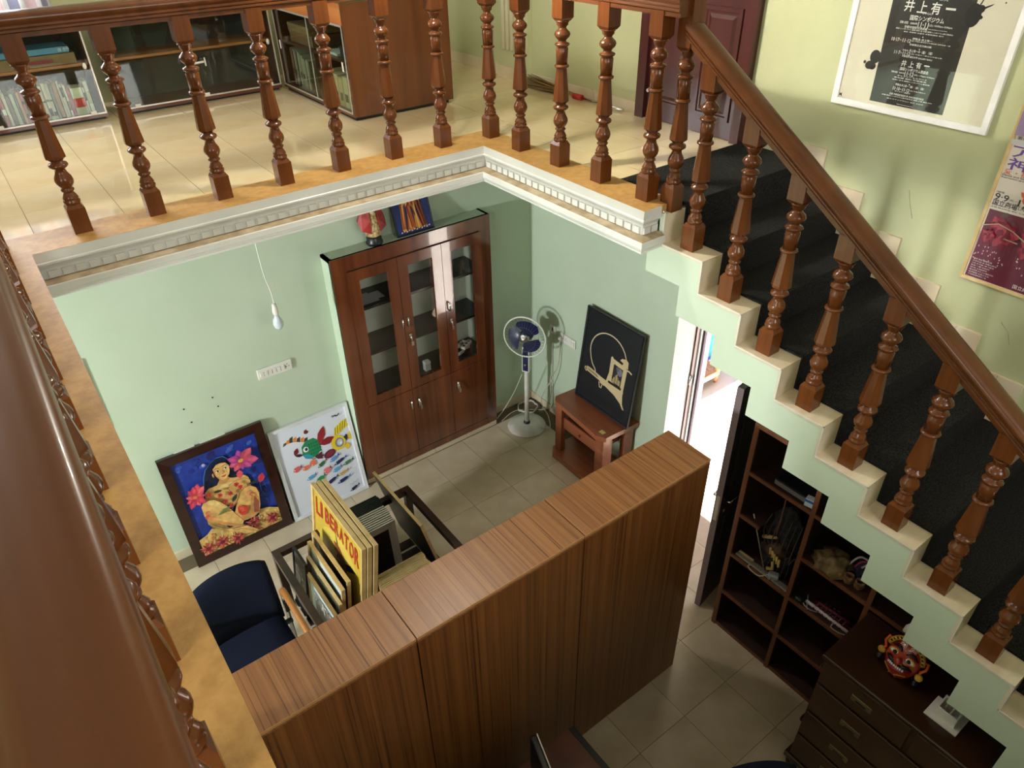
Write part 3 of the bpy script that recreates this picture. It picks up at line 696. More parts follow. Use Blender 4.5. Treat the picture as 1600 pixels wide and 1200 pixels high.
o = build(MB().tube(coil((0.42, 0.42, 0.01), 0.10, 4, 0.02, 0.3), 0.0045, 6), 'power_cable', M['wire']); tag(o, 'tangle of pale cable on the floor in the corner behind the fan', 'cable', 'cables around the pedestal fan')
o = build(MB().tube(wirepath([(0.03, 0.44, 0.02), (0.12, 0.42, 0.12), (0.18, 0.33, 0.35), (0.20, 0.22, 0.62)]), 0.0045, 6), 'power_cable', M['wire']); tag(o, 'pale cable rising from the cabinet corner to the fan pole', 'cable', 'cables around the pedestal fan')

# bare bulb on a cord
t = thing('hanging_bulb', 'bare clear bulb hanging on a white cord before the back wall', 'bulb', (-1.91, 0.25, 2.90))
build(MB().tube(wirepath([(-1.925, 0.25, 2.905), (-1.925, 0.25, 2.5), (-1.918, 0.25, 2.3), (-1.90, 0.25, 2.18), (-1.898, 0.25, 2.08)]), 0.004, 6), 'cord', M['plastic'], t)
build(MB().lathe([(2.085, 0.008), (2.08, 0.016), (2.05, 0.018), (2.045, 0.021), (2.01, 0.021), (2.005, 0.018), (2.0, 0.018)], (-1.90, 0.25, 0), 14), 'holder', M['plastic'], t)
build(MB().lathe([(2.0, 0.014), (1.985, 0.016), (1.96, 0.030), (1.93, 0.036), (1.905, 0.032), (1.887, 0.018), (1.882, 0.004)], (-1.90, 0.25, 0), 16), 'glass_bulb', plain('pearl_bulb_glass', (206, 216, 226), 0.12), t)
build(MB().lathe([(2.0, 0.006), (1.95, 0.005)], (-1.90, 0.25, 0), 8).tube([(-1.912, 0.25, 1.95), (-1.90, 0.25, 1.945), (-1.888, 0.25, 1.95)], 0.002, 5), 'filament', M['steel'], t)

# ------------------------------------------------------------------ pedestal fan
t = thing('pedestal_fan', 'white and dark blue pedestal fan in the corner by the wall cabinet', 'fan', (0.235, 0.195, 0))
build(MB().lathe([(0, 0.185), (0.012, 0.19), (0.022, 0.185), (0.032, 0.12), (0.04, 0.04), (0.045, 0.03)], seg=32), 'base', M['offwhite'], t, False)
build(MB().lathe([(0.045, 0.032), (0.06, 0.032), (0.068, 0.024)], seg=16), 'collar', M['black'], t, False)
build(MB().lathe([(0.06, 0.022), (0.70, 0.022)], seg=16), 'pole', M['offwhite'], t, False)
hd = Matrix.Rotation(math.atan2(-0.53, -0.85), 4, 'Z')
mb = MB().box(-0.03, 0.03, -0.036, 0.036, 0.66, 0.93, 0.008); mb.b.transform(hd); build(mb, 'control_housing', M['plastic'], t, False)
mb = MB().box(0.0295, 0.034, -0.027, 0.027, 0.675, 0.92, 0.002); mb.b.transform(hd); build(mb, 'control_panel', M['bluefan'], t, False)
mb = MB().lathe([(0, 0.012), (0.012, 0.010)], (0.034, 0, 0.75), 12, Matrix.Rotation(PI/2, 3, 'Y')); mb.b.transform(hd); build(mb, 'dial', M['steel'], t, False)
fm = Matrix.Translation((0, 0, 1.05)) @ hd @ Matrix.Rotation(PI/2-0.06, 4, 'Y')   # local +z -> facing direction
mb = MB().lathe([(-0.10, 0.03), (-0.09, 0.055), (-0.01, 0.06), (0.0, 0.04)], seg=18); mb.b.transform(fm); build(mb, 'motor_housing', M['bluefan'], t, False)
mb = MB()
for k in range(3):
    a0 = 2*PI*k/3+0.5; g = []
    for i in range(7):
        rr = 0.035+0.128*i/6; wdt = math.radians(30+22*math.sin(PI*min(1, i/4.5)/1.6)) if i < 6 else math.radians(34); row = []
        for j in range(7):
            q = -1+2*j/6; a = a0+q*wdt+0.35*i/6
            row.append(mb.b.verts.new((rr*math.cos(a), rr*math.sin(a), 0.045+0.018*q)))
        g.append(row)
    for i in range(6):
        for j in range(6): mb.face([g[i][j], g[i+1][j], g[i+1][j+1], g[i][j+1]], True)
mb.b.transform(fm); build(mb, 'blade', M['bluefan'], t, False)
mb = MB().lathe([(0.02, 0.044), (0.075, 0.044), (0.082, 0.036), (0.086, 0.0)], seg=20); mb.b.transform(fm); build(mb, 'hub', M['steel'], t, False)
def ringpath(r, z, n=40): return [(r*math.cos(2*PI*k/n), r*math.sin(2*PI*k/n), z) for k in range(n)]
mb = MB().tube(ringpath(0.198, 0.045), 0.0075, 8, closed=True); mb.b.transform(fm); build(mb, 'rim_ring', M['plastic'], t, False)
gm = plain('cage_wire', (112, 116, 120), 0.4, 0.6)
mb = MB()
for sgn, zc in ((1, 0.10), (-1, -0.005)):
    for k in range(36):
        a = 2*PI*k/36; mb.tube([(r*math.cos(a+tw), r*math.sin(a+tw), z) for r, z, tw in ((0.045, zc, 0), (0.12, zc-sgn*0.008, 0.06), (0.175, zc-sgn*0.022, 0.10), (0.198, 0.045, 0.12))], 0.0010, 3, cap=False)
mb.tube(ringpath(0.12, 0.093), 0.0012, 4, closed=True); mb.tube(ringpath(0.12, 0.003), 0.0012, 4, closed=True)
mb.b.transform(fm); c_ = build(mb, 'wire_cage', gm, t, False)

# ------------------------------------------------------------------ small side table and framed poster on it
TR = math.radians(-6.5)
t = thing('side_table', 'small red-brown side table with a drawer and low shelf against the right wall', 'table', (0.375, -0.60, 0), (0, 0, TR*0.0))
topP = [(0.54, -0.24), (0.245, -0.22), (0.205, -0.26), (0.150, -0.86), (0.195, -0.94), (0.565, -0.955)]
build(MB().prism(topP, 'z', 0.555, 0.60), 'top', M['table'], t)
for x0, x1, y0, y1 in ((0.20, 0.25, -0.36, -0.28), (0.19, 0.24, -0.90, -0.82), (0.44, 0.54, -0.92, -0.87), (0.44, 0.54, -0.33, -0.28), (0.19, 0.29, -0.92, -0.895)):
    build(MB().box(x0, x1, y0, y1, 0.06, 0.556), 'leg', M['table'], t)
build(MB().prism([(0.54, -0.26), (0.19, -0.26), (0.135, -0.32), (0.13, -0.90), (0.17, -0.95), (0.54, -0.95)], 'z', 0.012, 0.065), 'low_shelf', M['table'], t)
build(MB().box(0.25, 0.52, -0.86, -0.32, 0.42, 0.435), 'rail', M['table'], t)
d = build(MB().box(0.225, 0.245, -0.815, -0.365, 0.33, 0.45, 0.003).box(0.245, 0.50, -0.80, -0.79, 0.34, 0.44).box(0.245, 0.50, -0.39, -0.38, 0.34, 0.44).box(0.245, 0.50, -0.80, -0.38, 0.335, 0.345), 'drawer', M['table'], t)
build(MB().lathe([(0, 0.008), (0.012, 0.007), (0.02, 0.014), (0.03, 0.010)], (0.225, -0.585, 0.385), 12, Matrix.Rotation(-PI/2, 3, 'Y')), 'knob', M['table'], d)
build(MB().box(0.205, 0.245, -0.885, -0.835, 0.6003, 0.601), 'sticker', colmat((206, 190, 120)), t, label='small yellowed paper label stuck on the corner')
o = thing('framed_poster', 'black framed poster with a cream looping emblem leaning on the side table', 'picture', (0.425, -0.632, 0.601), (-0.125, 0, -PI/2))
build(frame_bars(0.665, 0.88, 0.016, 0.022), 'frame', M['black'], o, False)
a = Art(); a.rect(-0.318, 0.014, 0.318, 0.866, (24, 28, 33)); CR = (205, 184, 142)
# local coordinates of the emblem: taken from image pixels
arc = [(-0.02+0.205*math.cos(math.radians(q))*1.05, 0.53+0.20*math.sin(math.radians(q))) for q in range(0, 205, 12)]
arc += [(-0.215, 0.44), (-0.185, 0.385), (-0.145, 0.35), (-0.135, 0.325)]
arc = [(0.165, 0.50)] + arc
a.stroke(arc, 0.011, (214, 196, 164))
a.stroke([(-0.235, 0.29), (-0.245, 0.315), (-0.262, 0.32), (-0.265, 0.30), (-0.25, 0.285), (-0.235, 0.29)], 0.009, CR)
a.poly([(-0.245, 0.335), (-0.225, 0.290), (0.0, 0.262), (0.0, 0.31), (-0.06, 0.315), (-0.2, 0.335)], CR)
a.poly([(-0.23, 0.325), (-0.215, 0.30), (-0.09, 0.285), (-0.10, 0.308)], (146, 128, 92))
a.poly([(-0.09, 0.31), (0.0, 0.30), (0.02, 0.255), (-0.02, 0.25), (-0.06, 0.255)], CR)
a.stroke([(-0.075, 0.258), (-0.06, 0.215), (-0.04, 0.215), (-0.035, 0.245)], 0.01, CR)
a.poly([(-0.005, 0.255), (0.0, 0.30), (0.022, 0.40), (0.018, 0.545), (0.03, 0.56), (0.055, 0.54), (0.065, 0.50), (0.06, 0.25)], CR)
a.poly([(0.04, 0.545), (0.20, 0.53), (0.205, 0.49), (0.05, 0.505)], CR)
a.poly([(0.17, 0.52), (0.215, 0.52), (0.21, 0.28), (0.225, 0.19), (0.255, 0.145), (0.235, 0.145), (0.20, 0.185), (0.17, 0.24)], CR)
a.poly([(0.0, 0.30), (0.0, 0.255), (0.12, 0.225), (0.20, 0.185), (0.215, 0.30), (0.05, 0.34)], CR)
a.stroke([(0.20, 0.51), (0.235, 0.515), (0.265, 0.505)], 0.014, CR)
a.poly([(0.12, 0.565), (0.14, 0.59), (0.19, 0.60), (0.215, 0.585), (0.22, 0.525), (0.15, 0.525), (0.16, 0.555)], CR)
a.rect(0.062, 0.335, 0.172, 0.495, (44, 42, 48)); a.ell(0.14, 0.455, 0.032, 0.035, (120, 118, 128)); a.ell(0.115, 0.475, 0.02, 0.02, (96, 96, 106))
for k, (u, hh) in enumerate(((0.07, .03), (0.085, .05), (0.10, .075), (0.115, .09), (0.13, .07), (0.145, .05), (0.158, .045))): a.rect(u-0.006, 0.335, u+0.006, 0.335+hh, (188, 168, 124) if k % 2 else (150, 132, 96))
a.rect(0.03, 0.305, 0.185, 0.328, (36, 30, 24))
for k in range(5):
    zz = 0.135-0.02*k
    for q in range(26): a.rect(-0.24+0.0185*q, zz, -0.227+0.0185*q, zz+0.009, (40, 43, 48))
a.build('print', M['printgloss'], o, -0.012)

# ------------------------------------------------------------------ pictures on the floor against the back wall
o = thing('framed_painting', 'dark framed painting of a seated woman with pink lotus flowers on blue', 'picture', (-2.526, 0.402, 0.001), (-0.150, 0, 0))
fw = 0.075
build(frame_bars(0.79, 1.01, fw, 0.035), 'frame', wood('dark_mahogany_frame', (36, 17, 13), (58, 28, 20), 'x', 12, 0.3, 0.3), o, False)
a = Art(); w, h, z0 = 0.64, 0.86, 0.075
def U(u, v): return (-w/2+u*w, z0+v*h)
def P(pts, c): a.poly([U(*q) for q in pts], c)
def E_(u, v, ru, rv, c, rot=0): a.ell(*U(u, v), ru*w, rv*h, c, rot)
P([(0,0),(1,0),(1,1),(0,1)], (30, 52, 140))
rnd = random.Random(5)
for k in range(46): E_(rnd.random()*0.94+0.03, 0.35+rnd.random()*0.6, 0.02+0.05*rnd.random(), 0.01+0.02*rnd.random(), rnd.choice(((24, 40, 116), (44, 76, 170), (36, 60, 156), (20, 30, 92), (60, 92, 176))), rnd.uniform(-40, 40))
for k in range(40): E_(rnd.random()*0.96+0.02, 0.4+rnd.random()*0.58, 0.003, 0.0024, (150, 170, 210))
E_(0.339, 0.886, 0.022, 0.016, (140, 140, 166)); E_(0.334, 0.889, 0.014, 0.010, (168, 166, 186))
for k in range(40): a.stroke([U(0.62+0.3*rnd.random(), 0.28+0.3*rnd.random())]*1 + [U(0.7+0.28*rnd.random(), 0.3+0.25*rnd.random())], 0.004, rnd.choice(((22, 34, 96), (50, 80, 166), (28, 44, 120))))
SK, SK2, SK3, SKL = (216, 172, 104), (196, 140, 84), (164, 98, 60), (230, 196, 128)
HAIR = [(0.295,0.759),(0.344,0.831),(0.414,0.88),(0.493,0.906),(0.568,0.898),(0.607,0.86),(0.616,0.806),(0.617,0.748),(0.666,0.685),(0.647,0.639),(0.57,0.659),(0.467,0.666),(0.399,0.63),(0.295,0.63),(0.262,0.66)]
P([(u-0.012 if u < .4 else u+0.008, v+0.006) for u, v in HAIR], (58, 96, 160)); P(HAIR, (14, 24, 52))
P([(0.447,0.719),(0.45,0.687),(0.406,0.646),(0.302,0.647),(0.249,0.617),(0.222,0.543),(0.369,0.44),(0.517,0.368),(0.636,0.48),(0.769,0.493),(0.782,0.558),(0.771,0.605),(0.732,0.64),(0.636,0.647),(0.58,0.663),(0.548,0.69)], SK)
P([(0.447,0.715),(0.45,0.687),(0.42,0.655),(0.50,0.63),(0.575,0.665),(0.545,0.70)], SK2)
P([(0.30,0.645),(0.25,0.615),(0.225,0.55),(0.27,0.53),(0.30,0.60)], SK2); P([(0.40,0.60),(0.52,0.59),(0.60,0.61),(0.55,0.63),(0.45,0.63)], SKL)
G_ = [(0.0,0.18),(0.108,0.205),(0.179,0.247),(0.265,0.2),(0.391,0.159),(0.515,0.063),(0.698,0.055),(0.772,0.224),(0.891,0.204),(1.0,0.157),(1.0,0.0),(0.0,0.0)]
P(G_, (206, 170, 100))
for k in range(70):
    u, v = rnd.random(), rnd.random()*0.19
    E_(min(max(u, .03), .97), max(v, .015), 0.010+0.022*rnd.random(), 0.005+0.010*rnd.random(), rnd.choice(((222, 190, 120), (190, 140, 84), (204, 120, 84), (228, 200, 136), (214, 176, 104), (176, 112, 70))), rnd.uniform(0, 180))
for k in range(36): u = rnd.random()*0.9+0.04; v = 0.14*rnd.random()+0.02; a.stroke([U(u, v), U(u+0.02*rnd.uniform(-1, 1), v+0.05)], 0.004, rnd.choice(((236, 212, 150), (150, 90, 56), (196, 150, 90))))
for cx, cy in ((0.236, 0.071), (0.89, 0.085), (0.651, 0.123), (0.06, 0.07), (0.42, 0.04)):
    for k in range(12): a.petal(*U(cx, cy), 0.05+0.02*rnd.random(), 0.008, k*30+rnd.uniform(-8, 8), ((176, 62, 66), (140, 40, 54), (198, 96, 84))[k % 3])
    E_(cx, cy, 0.03, 0.02, (110, 30, 44))
P([(0.165,0.395),(0.208,0.312),(0.334,0.236),(0.392,0.162),(0.265,0.2),(0.188,0.268),(0.158,0.319)], (170, 140, 76))
RK = [(0.489,0.323),(0.552,0.417),(0.613,0.488),(0.683,0.525),(0.755,0.525),(0.815,0.479),(0.832,0.413),(0.8,0.291),(0.763,0.212),(0.679,0.189),(0.561,0.194),(0.52,0.247)]
P(RK, SK); P([(0.746,0.439),(0.80,0.434),(0.811,0.351),(0.763,0.212),(0.679,0.189),(0.555,0.201),(0.538,0.248),(0.679,0.321)], SK2)
P([(0.70,0.23),(0.762,0.22),(0.80,0.33),(0.765,0.40),(0.73,0.33)], (150, 84, 60))
LK = [(0.153,0.516),(0.19,0.548),(0.253,0.554),(0.314,0.536),(0.366,0.494),(0.43,0.417),(0.49,0.307),(0.556,0.196),(0.524,0.163),(0.421,0.186),(0.306,0.252),(0.196,0.326),(0.148,0.414)]
P(LK, SK); P([(0.143,0.442),(0.211,0.361),(0.32,0.286),(0.434,0.217),(0.527,0.169),(0.421,0.186),(0.304,0.248),(0.195,0.323)], SK2); P([(0.20,0.53),(0.26,0.545),(0.34,0.50),(0.42,0.40),(0.36,0.42),(0.27,0.49)], SKL)
P([(0.404,0.189),(0.536,0.156),(0.634,0.081),(0.679,0.033),(0.629,0.025),(0.514,0.06),(0.442,0.109),(0.328,0.179)], SK); a.stroke([U(0.40,0.15),U(0.52,0.12),U(0.62,0.05)], 0.004, SK3)
for pts in (RK, LK): a.stroke([U(*q) for q in pts[:8]], 0.0035, (140, 84, 50))
a.stroke([U(0.62,0.06+0.0),U(0.66,0.03)], 0.004, SK3)
for u, v, c in ((0.199,0.43,(204,104,76)),(0.18,0.39,(190,80,66)),(0.23,0.36,(206,130,88)),(0.715,0.46,(206,140,90)),(0.74,0.43,(186,100,70)),(0.69,0.42,(214,150,96))):
    for q in range(3): E_(u+0.012*q, v-0.008*q, 0.030-0.006*q, 0.022-0.005*q, tuple(min(255, int(c[i]+ (SK[i]-c[i])*0.35*q)) for i in range(3)), 30)
P([(0.405,0.794),(0.386,0.783),(0.388,0.755),(0.402,0.747)], SK2)
P([(0.413,0.829),(0.465,0.86),(0.517,0.862),(0.573,0.849),(0.6,0.812),(0.595,0.764),(0.572,0.722),(0.523,0.694),(0.478,0.691),(0.444,0.714),(0.419,0.762)], SK)
P([(0.413,0.829),(0.43,0.80),(0.43,0.74),(0.465,0.70),(0.444,0.714),(0.419,0.762)], SK2); P([(0.55,0.82),(0.598,0.80),(0.592,0.76),(0.57,0.725),(0.57,0.77)], SKL)
for u, v in ((0.459, 0.792), (0.554, 0.797)):
    E_(u, v, 0.026, 0.0085, (232, 222, 196), 4); E_(u+0.004, v, 0.011, 0.0085, (60, 36, 26)); a.stroke([U(u-0.03, v+0.004), U(u, v+0.012), U(u+0.028, v+0.004)], 0.0032, (50, 30, 24)); a.stroke([U(u-0.034, v+0.026), U(u, v+0.034), U(u+0.034, v+0.024)], 0.0036, (70, 42, 28))
a.stroke([U(0.52,0.79),U(0.527,0.762),U(0.505,0.752),U(0.495,0.756)], 0.0035, SK3); P([(0.478,0.728),(0.495,0.735),(0.51,0.731),(0.525,0.736),(0.54,0.729),(0.51,0.716)], (168, 76, 62)); a.stroke([U(0.478,0.728),U(0.54,0.729)], 0.002, (110, 46, 40))
for u, v in ((0.282,0.602),(0.393,0.555),(0.511,0.531),(0.429,0.477),(0.61,0.595),(0.642,0.556),(0.478,0.411)):
    for q in range(6): a.petal(*U(u, v), 0.022, 0.008, q*60+30*u*20, ((170, 40, 44), (196, 62, 56))[q % 2])
    E_(u, v, 0.008, 0.006, (120, 24, 30))
P([(0.53,0.36),(0.555,0.375),(0.60,0.355),(0.655,0.33),(0.63,0.29),(0.59,0.255),(0.545,0.27),(0.525,0.31)], (196, 62, 48)); P([(0.55,0.36),(0.60,0.34),(0.60,0.30),(0.56,0.30)], (214, 96, 70))
a.petal(*U(0.29, 0.37), 0.12, 0.016, 18, (112, 124, 66)); a.stroke([U(0.35,0.385),U(0.45,0.36),U(0.53,0.42)], 0.004, (84, 96, 50)); a.petal(*U(0.50, 0.44), 0.075, 0.016, 48, (46, 58, 40)); a.petal(*U(0.335, 0.615), 0.065, 0.012, -12, (34, 44, 40)); a.petal(*U(0.74, 0.55), 0.08, 0.013, -5, (30, 52, 48))
a.stroke([U(0.20,0.31),U(0.30,0.225),U(0.42,0.17),U(0.60,0.14),U(0.70,0.10)], 0.005, (110, 70, 44)); a.stroke([U(0.52,0.62),U(0.60,0.64),U(0.72,0.63),U(0.79,0.58)], 0.003, (90, 74, 44)); a.stroke([U(0.50,0.60),U(0.52,0.55),U(0.55,0.50)], 0.003, (90, 60, 40))
def bloom(c, tips, cols, wd):
    cx, cz = U(*c)
    for k in sorted(range(len(tips)), key=lambda q: q % 2):
        tx, tz = U(*tips[k]); L = math.hypot(tx-cx, tz-cz); a.petal(cx, cz, L, L*wd, math.degrees(math.atan2(tz-cz, tx-cx)), cols[k % len(cols)]); a.petal(cx+(tx-cx)*.35, cz+(tz-cz)*.35, L*.6, L*wd*.45, math.degrees(math.atan2(tz-cz, tx-cx)), tuple(min(255, c_+22) for c_ in cols[k % len(cols)]))
bloom((0.743,0.807), [(0.746,0.926),(0.903,0.898),(0.951,0.761),(0.844,0.714),(0.739,0.715),(0.636,0.73),(0.59,0.794),(0.605,0.878),(0.671,0.885)], ((140, 50, 128), (186, 72, 92), (190, 70, 110), (168, 60, 120)), 0.30)
a.ell(*U(0.743,0.812), 0.020, 0.016, (222, 166, 70))
bloom((0.128,0.64), [(0.205,0.765),(0.262,0.72),(0.25,0.63),(0.222,0.551),(0.151,0.545),(0.04,0.545),(0.02,0.613),(0.03,0.674),(0.077,0.734),(0.145,0.754)], ((196, 56, 76), (212, 84, 96), (170, 44, 74)), 0.27)
a.ell(*U(0.128,0.645), 0.016, 0.014, (206, 120, 70))
a.petal(*U(0.67, 0.645), 0.075, 0.026, 78, (206, 76, 88)); a.petal(*U(0.875, 0.52), 0.085, 0.028, 62, (200, 60, 76)); a.stroke([U(0.875,0.52),U(0.86,0.44),U(0.90,0.34)], 0.003, (50, 74, 110)); a.stroke([U(0.76,0.70),U(0.82,0.64),U(0.86,0.62)], 0.003, (60, 80, 100))
a.build('canvas', M['paintart'], o, -0.014)
build(MB().box(-0.26, -0.11, -0.01, 0.02, 1.0101, 1.014).box(-0.07, 0.12, -0.01, 0.02, 1.0101, 1.014), 'tape', M['plastic'], o, False, label='strips of white tape along the top edge')

o = thing('framed_print', 'white framed print of a shoal of colourful fish leaning on the back wall', 'picture', (-1.765, 0.39, 0.001), (-0.190, 0, 0))
build(frame_bars(0.69, 0.87, 0.03, 0.03), 'frame', noisy('white_frame', (214, 216, 220), (228, 230, 234), 8, 0.4), o, False)
a = Art(); w, h, z0 = 0.64, 0.82, 0.025
P([(0,0),(1,0),(1,1),(0,1)], (222, 226, 240))
# big dorsal stripes, green fish, yellow fish and a shoal
for k in range(7):
    P([(0.10+0.045*k, 0.80+0.035*math.sin(0.5*k+.6)), (0.145+0.045*k, 0.80+0.035*math.sin(0.5*k+1.1)), (0.165+0.045*k, 0.895-0.018*abs(k-2)), (0.12+0.045*k, 0.885-0.016*abs(k-2))], ((58, 60, 54), (226, 132, 52))[k % 2])
E_(0.435, 0.885, 0.035, 0.024, (110, 34, 38), 20); E_(0.455, 0.893, 0.018, 0.012, (236, 236, 240)); E_(0.445, 0.888, 0.012, 0.009, (30, 26, 28))
P([(0.31,0.66),(0.32,0.74),(0.39,0.79),(0.50,0.79),(0.57,0.73),(0.56,0.63),(0.47,0.58),(0.36,0.60)], (34, 132, 84))
P([(0.305,0.655),(0.33,0.60),(0.40,0.575),(0.45,0.58),(0.38,0.64)], (48, 152, 176))
for i in range(5):
    for j in range(4): a.ell(*U(0.42+0.033*i, 0.625+0.037*j), 0.008, 0.008, (22, 106, 66), 45)
E_(0.365, 0.70, 0.036, 0.030, (240, 242, 244)); E_(0.372, 0.70, 0.02, 0.019, (40, 70, 96)); E_(0.375, 0.70, 0.009, 0.009, (12, 14, 18))
a.petal(*U(0.55, 0.70), 0.16, 0.034, 62, (150, 34, 44)); a.petal(*U(0.55, 0.69), 0.15, 0.034, 4, (140, 30, 40))
P([(0.45,0.585),(0.56,0.61),(0.55,0.575),(0.58,0.56),(0.54,0.545),(0.55,0.525),(0.48,0.545)], (84, 34, 52))
a.petal(*U(0.21, 0.68), 0.07, 0.02, 60, (110, 30, 38)); a.petal(*U(0.21, 0.68), 0.07, 0.014, -20, (60, 30, 44))
E_(0.65, 0.545, 0.085, 0.045, (96, 30, 56), 14); E_(0.655, 0.55, 0.055, 0.025, (134, 44, 62), 14)
P([(0.76,0.70),(0.80,0.80),(0.90,0.845),(0.985,0.855),(0.97,0.80),(1.0,0.77),(0.92,0.755),(0.83,0.72)][:8], (232, 204, 52))
for k in range(5): a.stroke([U(0.79+0.035*k, 0.72+0.012*k), U(0.81+0.04*k, 0.80+0.012*k)], 0.005, (56, 50, 22))
E_(0.80, 0.625, 0.10, 0.085, (232, 204, 46), 10); E_(0.815, 0.625, 0.062, 0.056, (128, 132, 140)); E_(0.82, 0.625, 0.04, 0.036, (196, 200, 208)); E_(0.83, 0.615, 0.018, 0.016, (250, 250, 250))
P([(0.885,0.66),(0.93,0.69),(0.95,0.66),(0.92,0.61)], (40, 40, 50)); P([(0.94,0.66),(0.99,0.71),(0.985,0.64),(1.0,0.60),(0.95,0.62)][:5], (224, 196, 44)); P([(0.86,0.56),(0.93,0.59),(0.945,0.54),(0.90,0.51)], (232, 196, 56))
def fish(u, v, L, hgt, rot, c, tail):
    q = math.radians(rot); cx, cz = U(u, v); R_ = lambda x, y: (cx+x*math.cos(q)-y*math.sin(q), cz+x*math.sin(q)+y*math.cos(q))
    a.poly([R_(-L/2, 0), R_(-L*0.2, -hgt/2), R_(L*0.2, -hgt/2*0.8), R_(L*0.42, 0), R_(L*0.2, hgt/2*0.8), R_(-L*0.2, hgt/2)], c)
    a.poly([R_(L*0.36, 0), R_(L*0.6, -hgt*0.45), R_(L*0.54, 0), R_(L*0.62, hgt*0.45)], tail); a.ell(*R_(-L*0.3, hgt*0.08), 0.005, 0.005, (240, 240, 240), n=8)
for f_ in ((0.20,0.53,.08,.05,15,(214,96,96),(150,60,70)),(0.33,0.505,.085,.045,10,(226,120,84),(90,120,150)),(0.43,0.53,.07,.06,70,(226,124,84),(200,90,70)),(0.545,0.475,.10,.035,28,(58,104,70),(120,60,60)),(0.73,0.475,.10,.04,25,(96,150,206),(40,90,180)),(0.80,0.42,.13,.034,18,(24,38,86),(40,96,190)),
           (0.35,0.38,.09,.035,18,(84,160,206),(44,96,180)),(0.59,0.38,.08,.06,22,(232,120,126),(150,44,60)),(0.47,0.315,.10,.055,30,(36,140,84),(30,120,74)),(0.73,0.345,.09,.04,20,(96,166,210),(44,90,170)),(0.91,0.37,.10,.035,15,(70,130,90),(40,50,60)),(0.62,0.245,.12,.035,22,(28,40,92),(40,52,100)),(0.80,0.275,.10,.028,18,(206,160,64),(180,140,60)),(0.78,0.195,.13,.036,14,(30,48,100),(70,150,210)),(0.90,0.045,.10,.03,22,(26,34,70),(40,50,80))):
    fish(f_[0]*0.94, f_[1]+0.0, *f_[2:])
for k in range(9): a.stroke([U(0.80+0.012*k, 0.935+0.01*math.sin(5*k)), U(0.812+0.012*k, 0.935+0.012*math.cos(7*k))], 0.006, (36, 34, 38))
a.stroke([U(0.80+0.02*k, 0.10+0.008*math.sin(2.4*k)+0.004*k) for k in range(8)], 0.0025, (120, 122, 130))
a.build('print', M['print'], o, -0.012)
# pale framed picture whose edge shows beside the left curb
o = thing('wall_picture', 'pale picture hung on the back wall, only its edge seen past the ochre curb', 'picture', (-3.26, YB-0.002, 1.40), (0, 0, 0))
build(frame_bars(0.34, 0.56, 0.02, 0.008), 'frame', M['white'], o, False)
a = Art(); a.rect(-0.15, 0.02, 0.15, 0.54, (226, 232, 236))
for k in range(9): a.ell(-0.1+0.028*k, 0.1+0.045*((k*5) % 9), 0.02, 0.012, (96, 140, 190), 30*k)
a.build('print', M['print'], o, -0.004)

# ------------------------------------------------------------------ print browser rack with framed prints
rk = thing('print_rack', 'open dark wood print rack behind the teak divider, full of framed prints', 'rack', (-1.95, -0.95, 0))
RX0, RX1, RY0, RY1, RZ = -2.505, -1.40, -1.55, -0.41, 0.60
for nm, bx in (('top_rail', (RX0, RX0+0.05, RY0, RY1, RZ-0.05, RZ)), ('top_rail', (RX1-0.05, RX1, RY0, RY1, RZ-0.05, RZ)), ('top_rail', (RX0+0.05, RX1-0.05, RY1-0.05, RY1, RZ-0.05, RZ)), ('top_rail', (RX0+0.05, RX1-0.05, RY0, RY0+0.05, RZ-0.05, RZ)),
               ('leg', (RX0, RX0+0.05, RY1-0.05, RY1, 0, RZ-0.05)), ('leg', (RX1-0.05, RX1, RY1-0.05, RY1, 0, RZ-0.05)), ('leg', (RX0, RX0+0.05, RY0, RY0+0.05, 0, RZ-0.05)), ('leg', (RX1-0.05, RX1, RY0, RY0+0.05, 0, RZ-0.05))):
    build(MB().box(*bx, 0.002), nm, M['darkwood'], rk)
for k in range(10): build(MB().box(RX0+0.05, RX1-0.05, RY0+0.06+0.105*k, RY0+0.13+0.105*k, 0.09, 0.11), 'tray_slat', M['darkwood'], rk)
build(MB().box(RX0, RX0+0.03, RY0+0.05, RY1-0.05, 0.07, 0.13).box(RX1-0.03, RX1, RY0+0.05, RY1-0.05, 0.07, 0.13), 'low_rail', M['darkwood'], rk)
build(MB().box(-2.28, -2.25, RY0+0.05, RY1-0.05, 0.11, 0.30), 'partition_bar', M['darkwood'], rk)
TZ = 0.111
def framed(name, label, loc, rot, w, h, fw, d, fm_, art, group=None, cat='framed print'):
    o = thing(name, label, cat, loc, rot, group)
    build(frame_bars(w, h, fw, d), 'frame', fm_, o, False)
    build(MB().box(-w/2+fw*.6, w/2-fw*.6, -d*0.45, -0.002, fw*.6, h-fw*.6), 'backing', M['dark'], o, False)
    a = Art(); art(a, w-2*fw, h-2*fw, fw); a.build('print', M['printgloss'], o, -d*0.5)
    return o
def mat_art(img, matc=(206, 216, 214), m=0.07, seed=1, cols=((70, 74, 66), (110, 112, 100), (44, 46, 42), (150, 146, 130))):
    def f(a, w, h, z):
        a.rect(-w/2, z, w/2, z+h, matc); x0, x1, z0, z1 = -w/2+m, w/2-m, z+m, z+h-m
        a.rect(x0, z0, x1, z1, img); r = random.Random(seed)
        for k in range(60):
            u, v = r.random(), r.random(); a.ell(x0+0.02+(x1-x0-0.04)*u, z0+0.02+(z1-z0-0.04)*v, 0.004+0.016*r.random(), 0.004+0.01*r.random(), r.choice(cols), r.uniform(0, 180), 8)
    return f
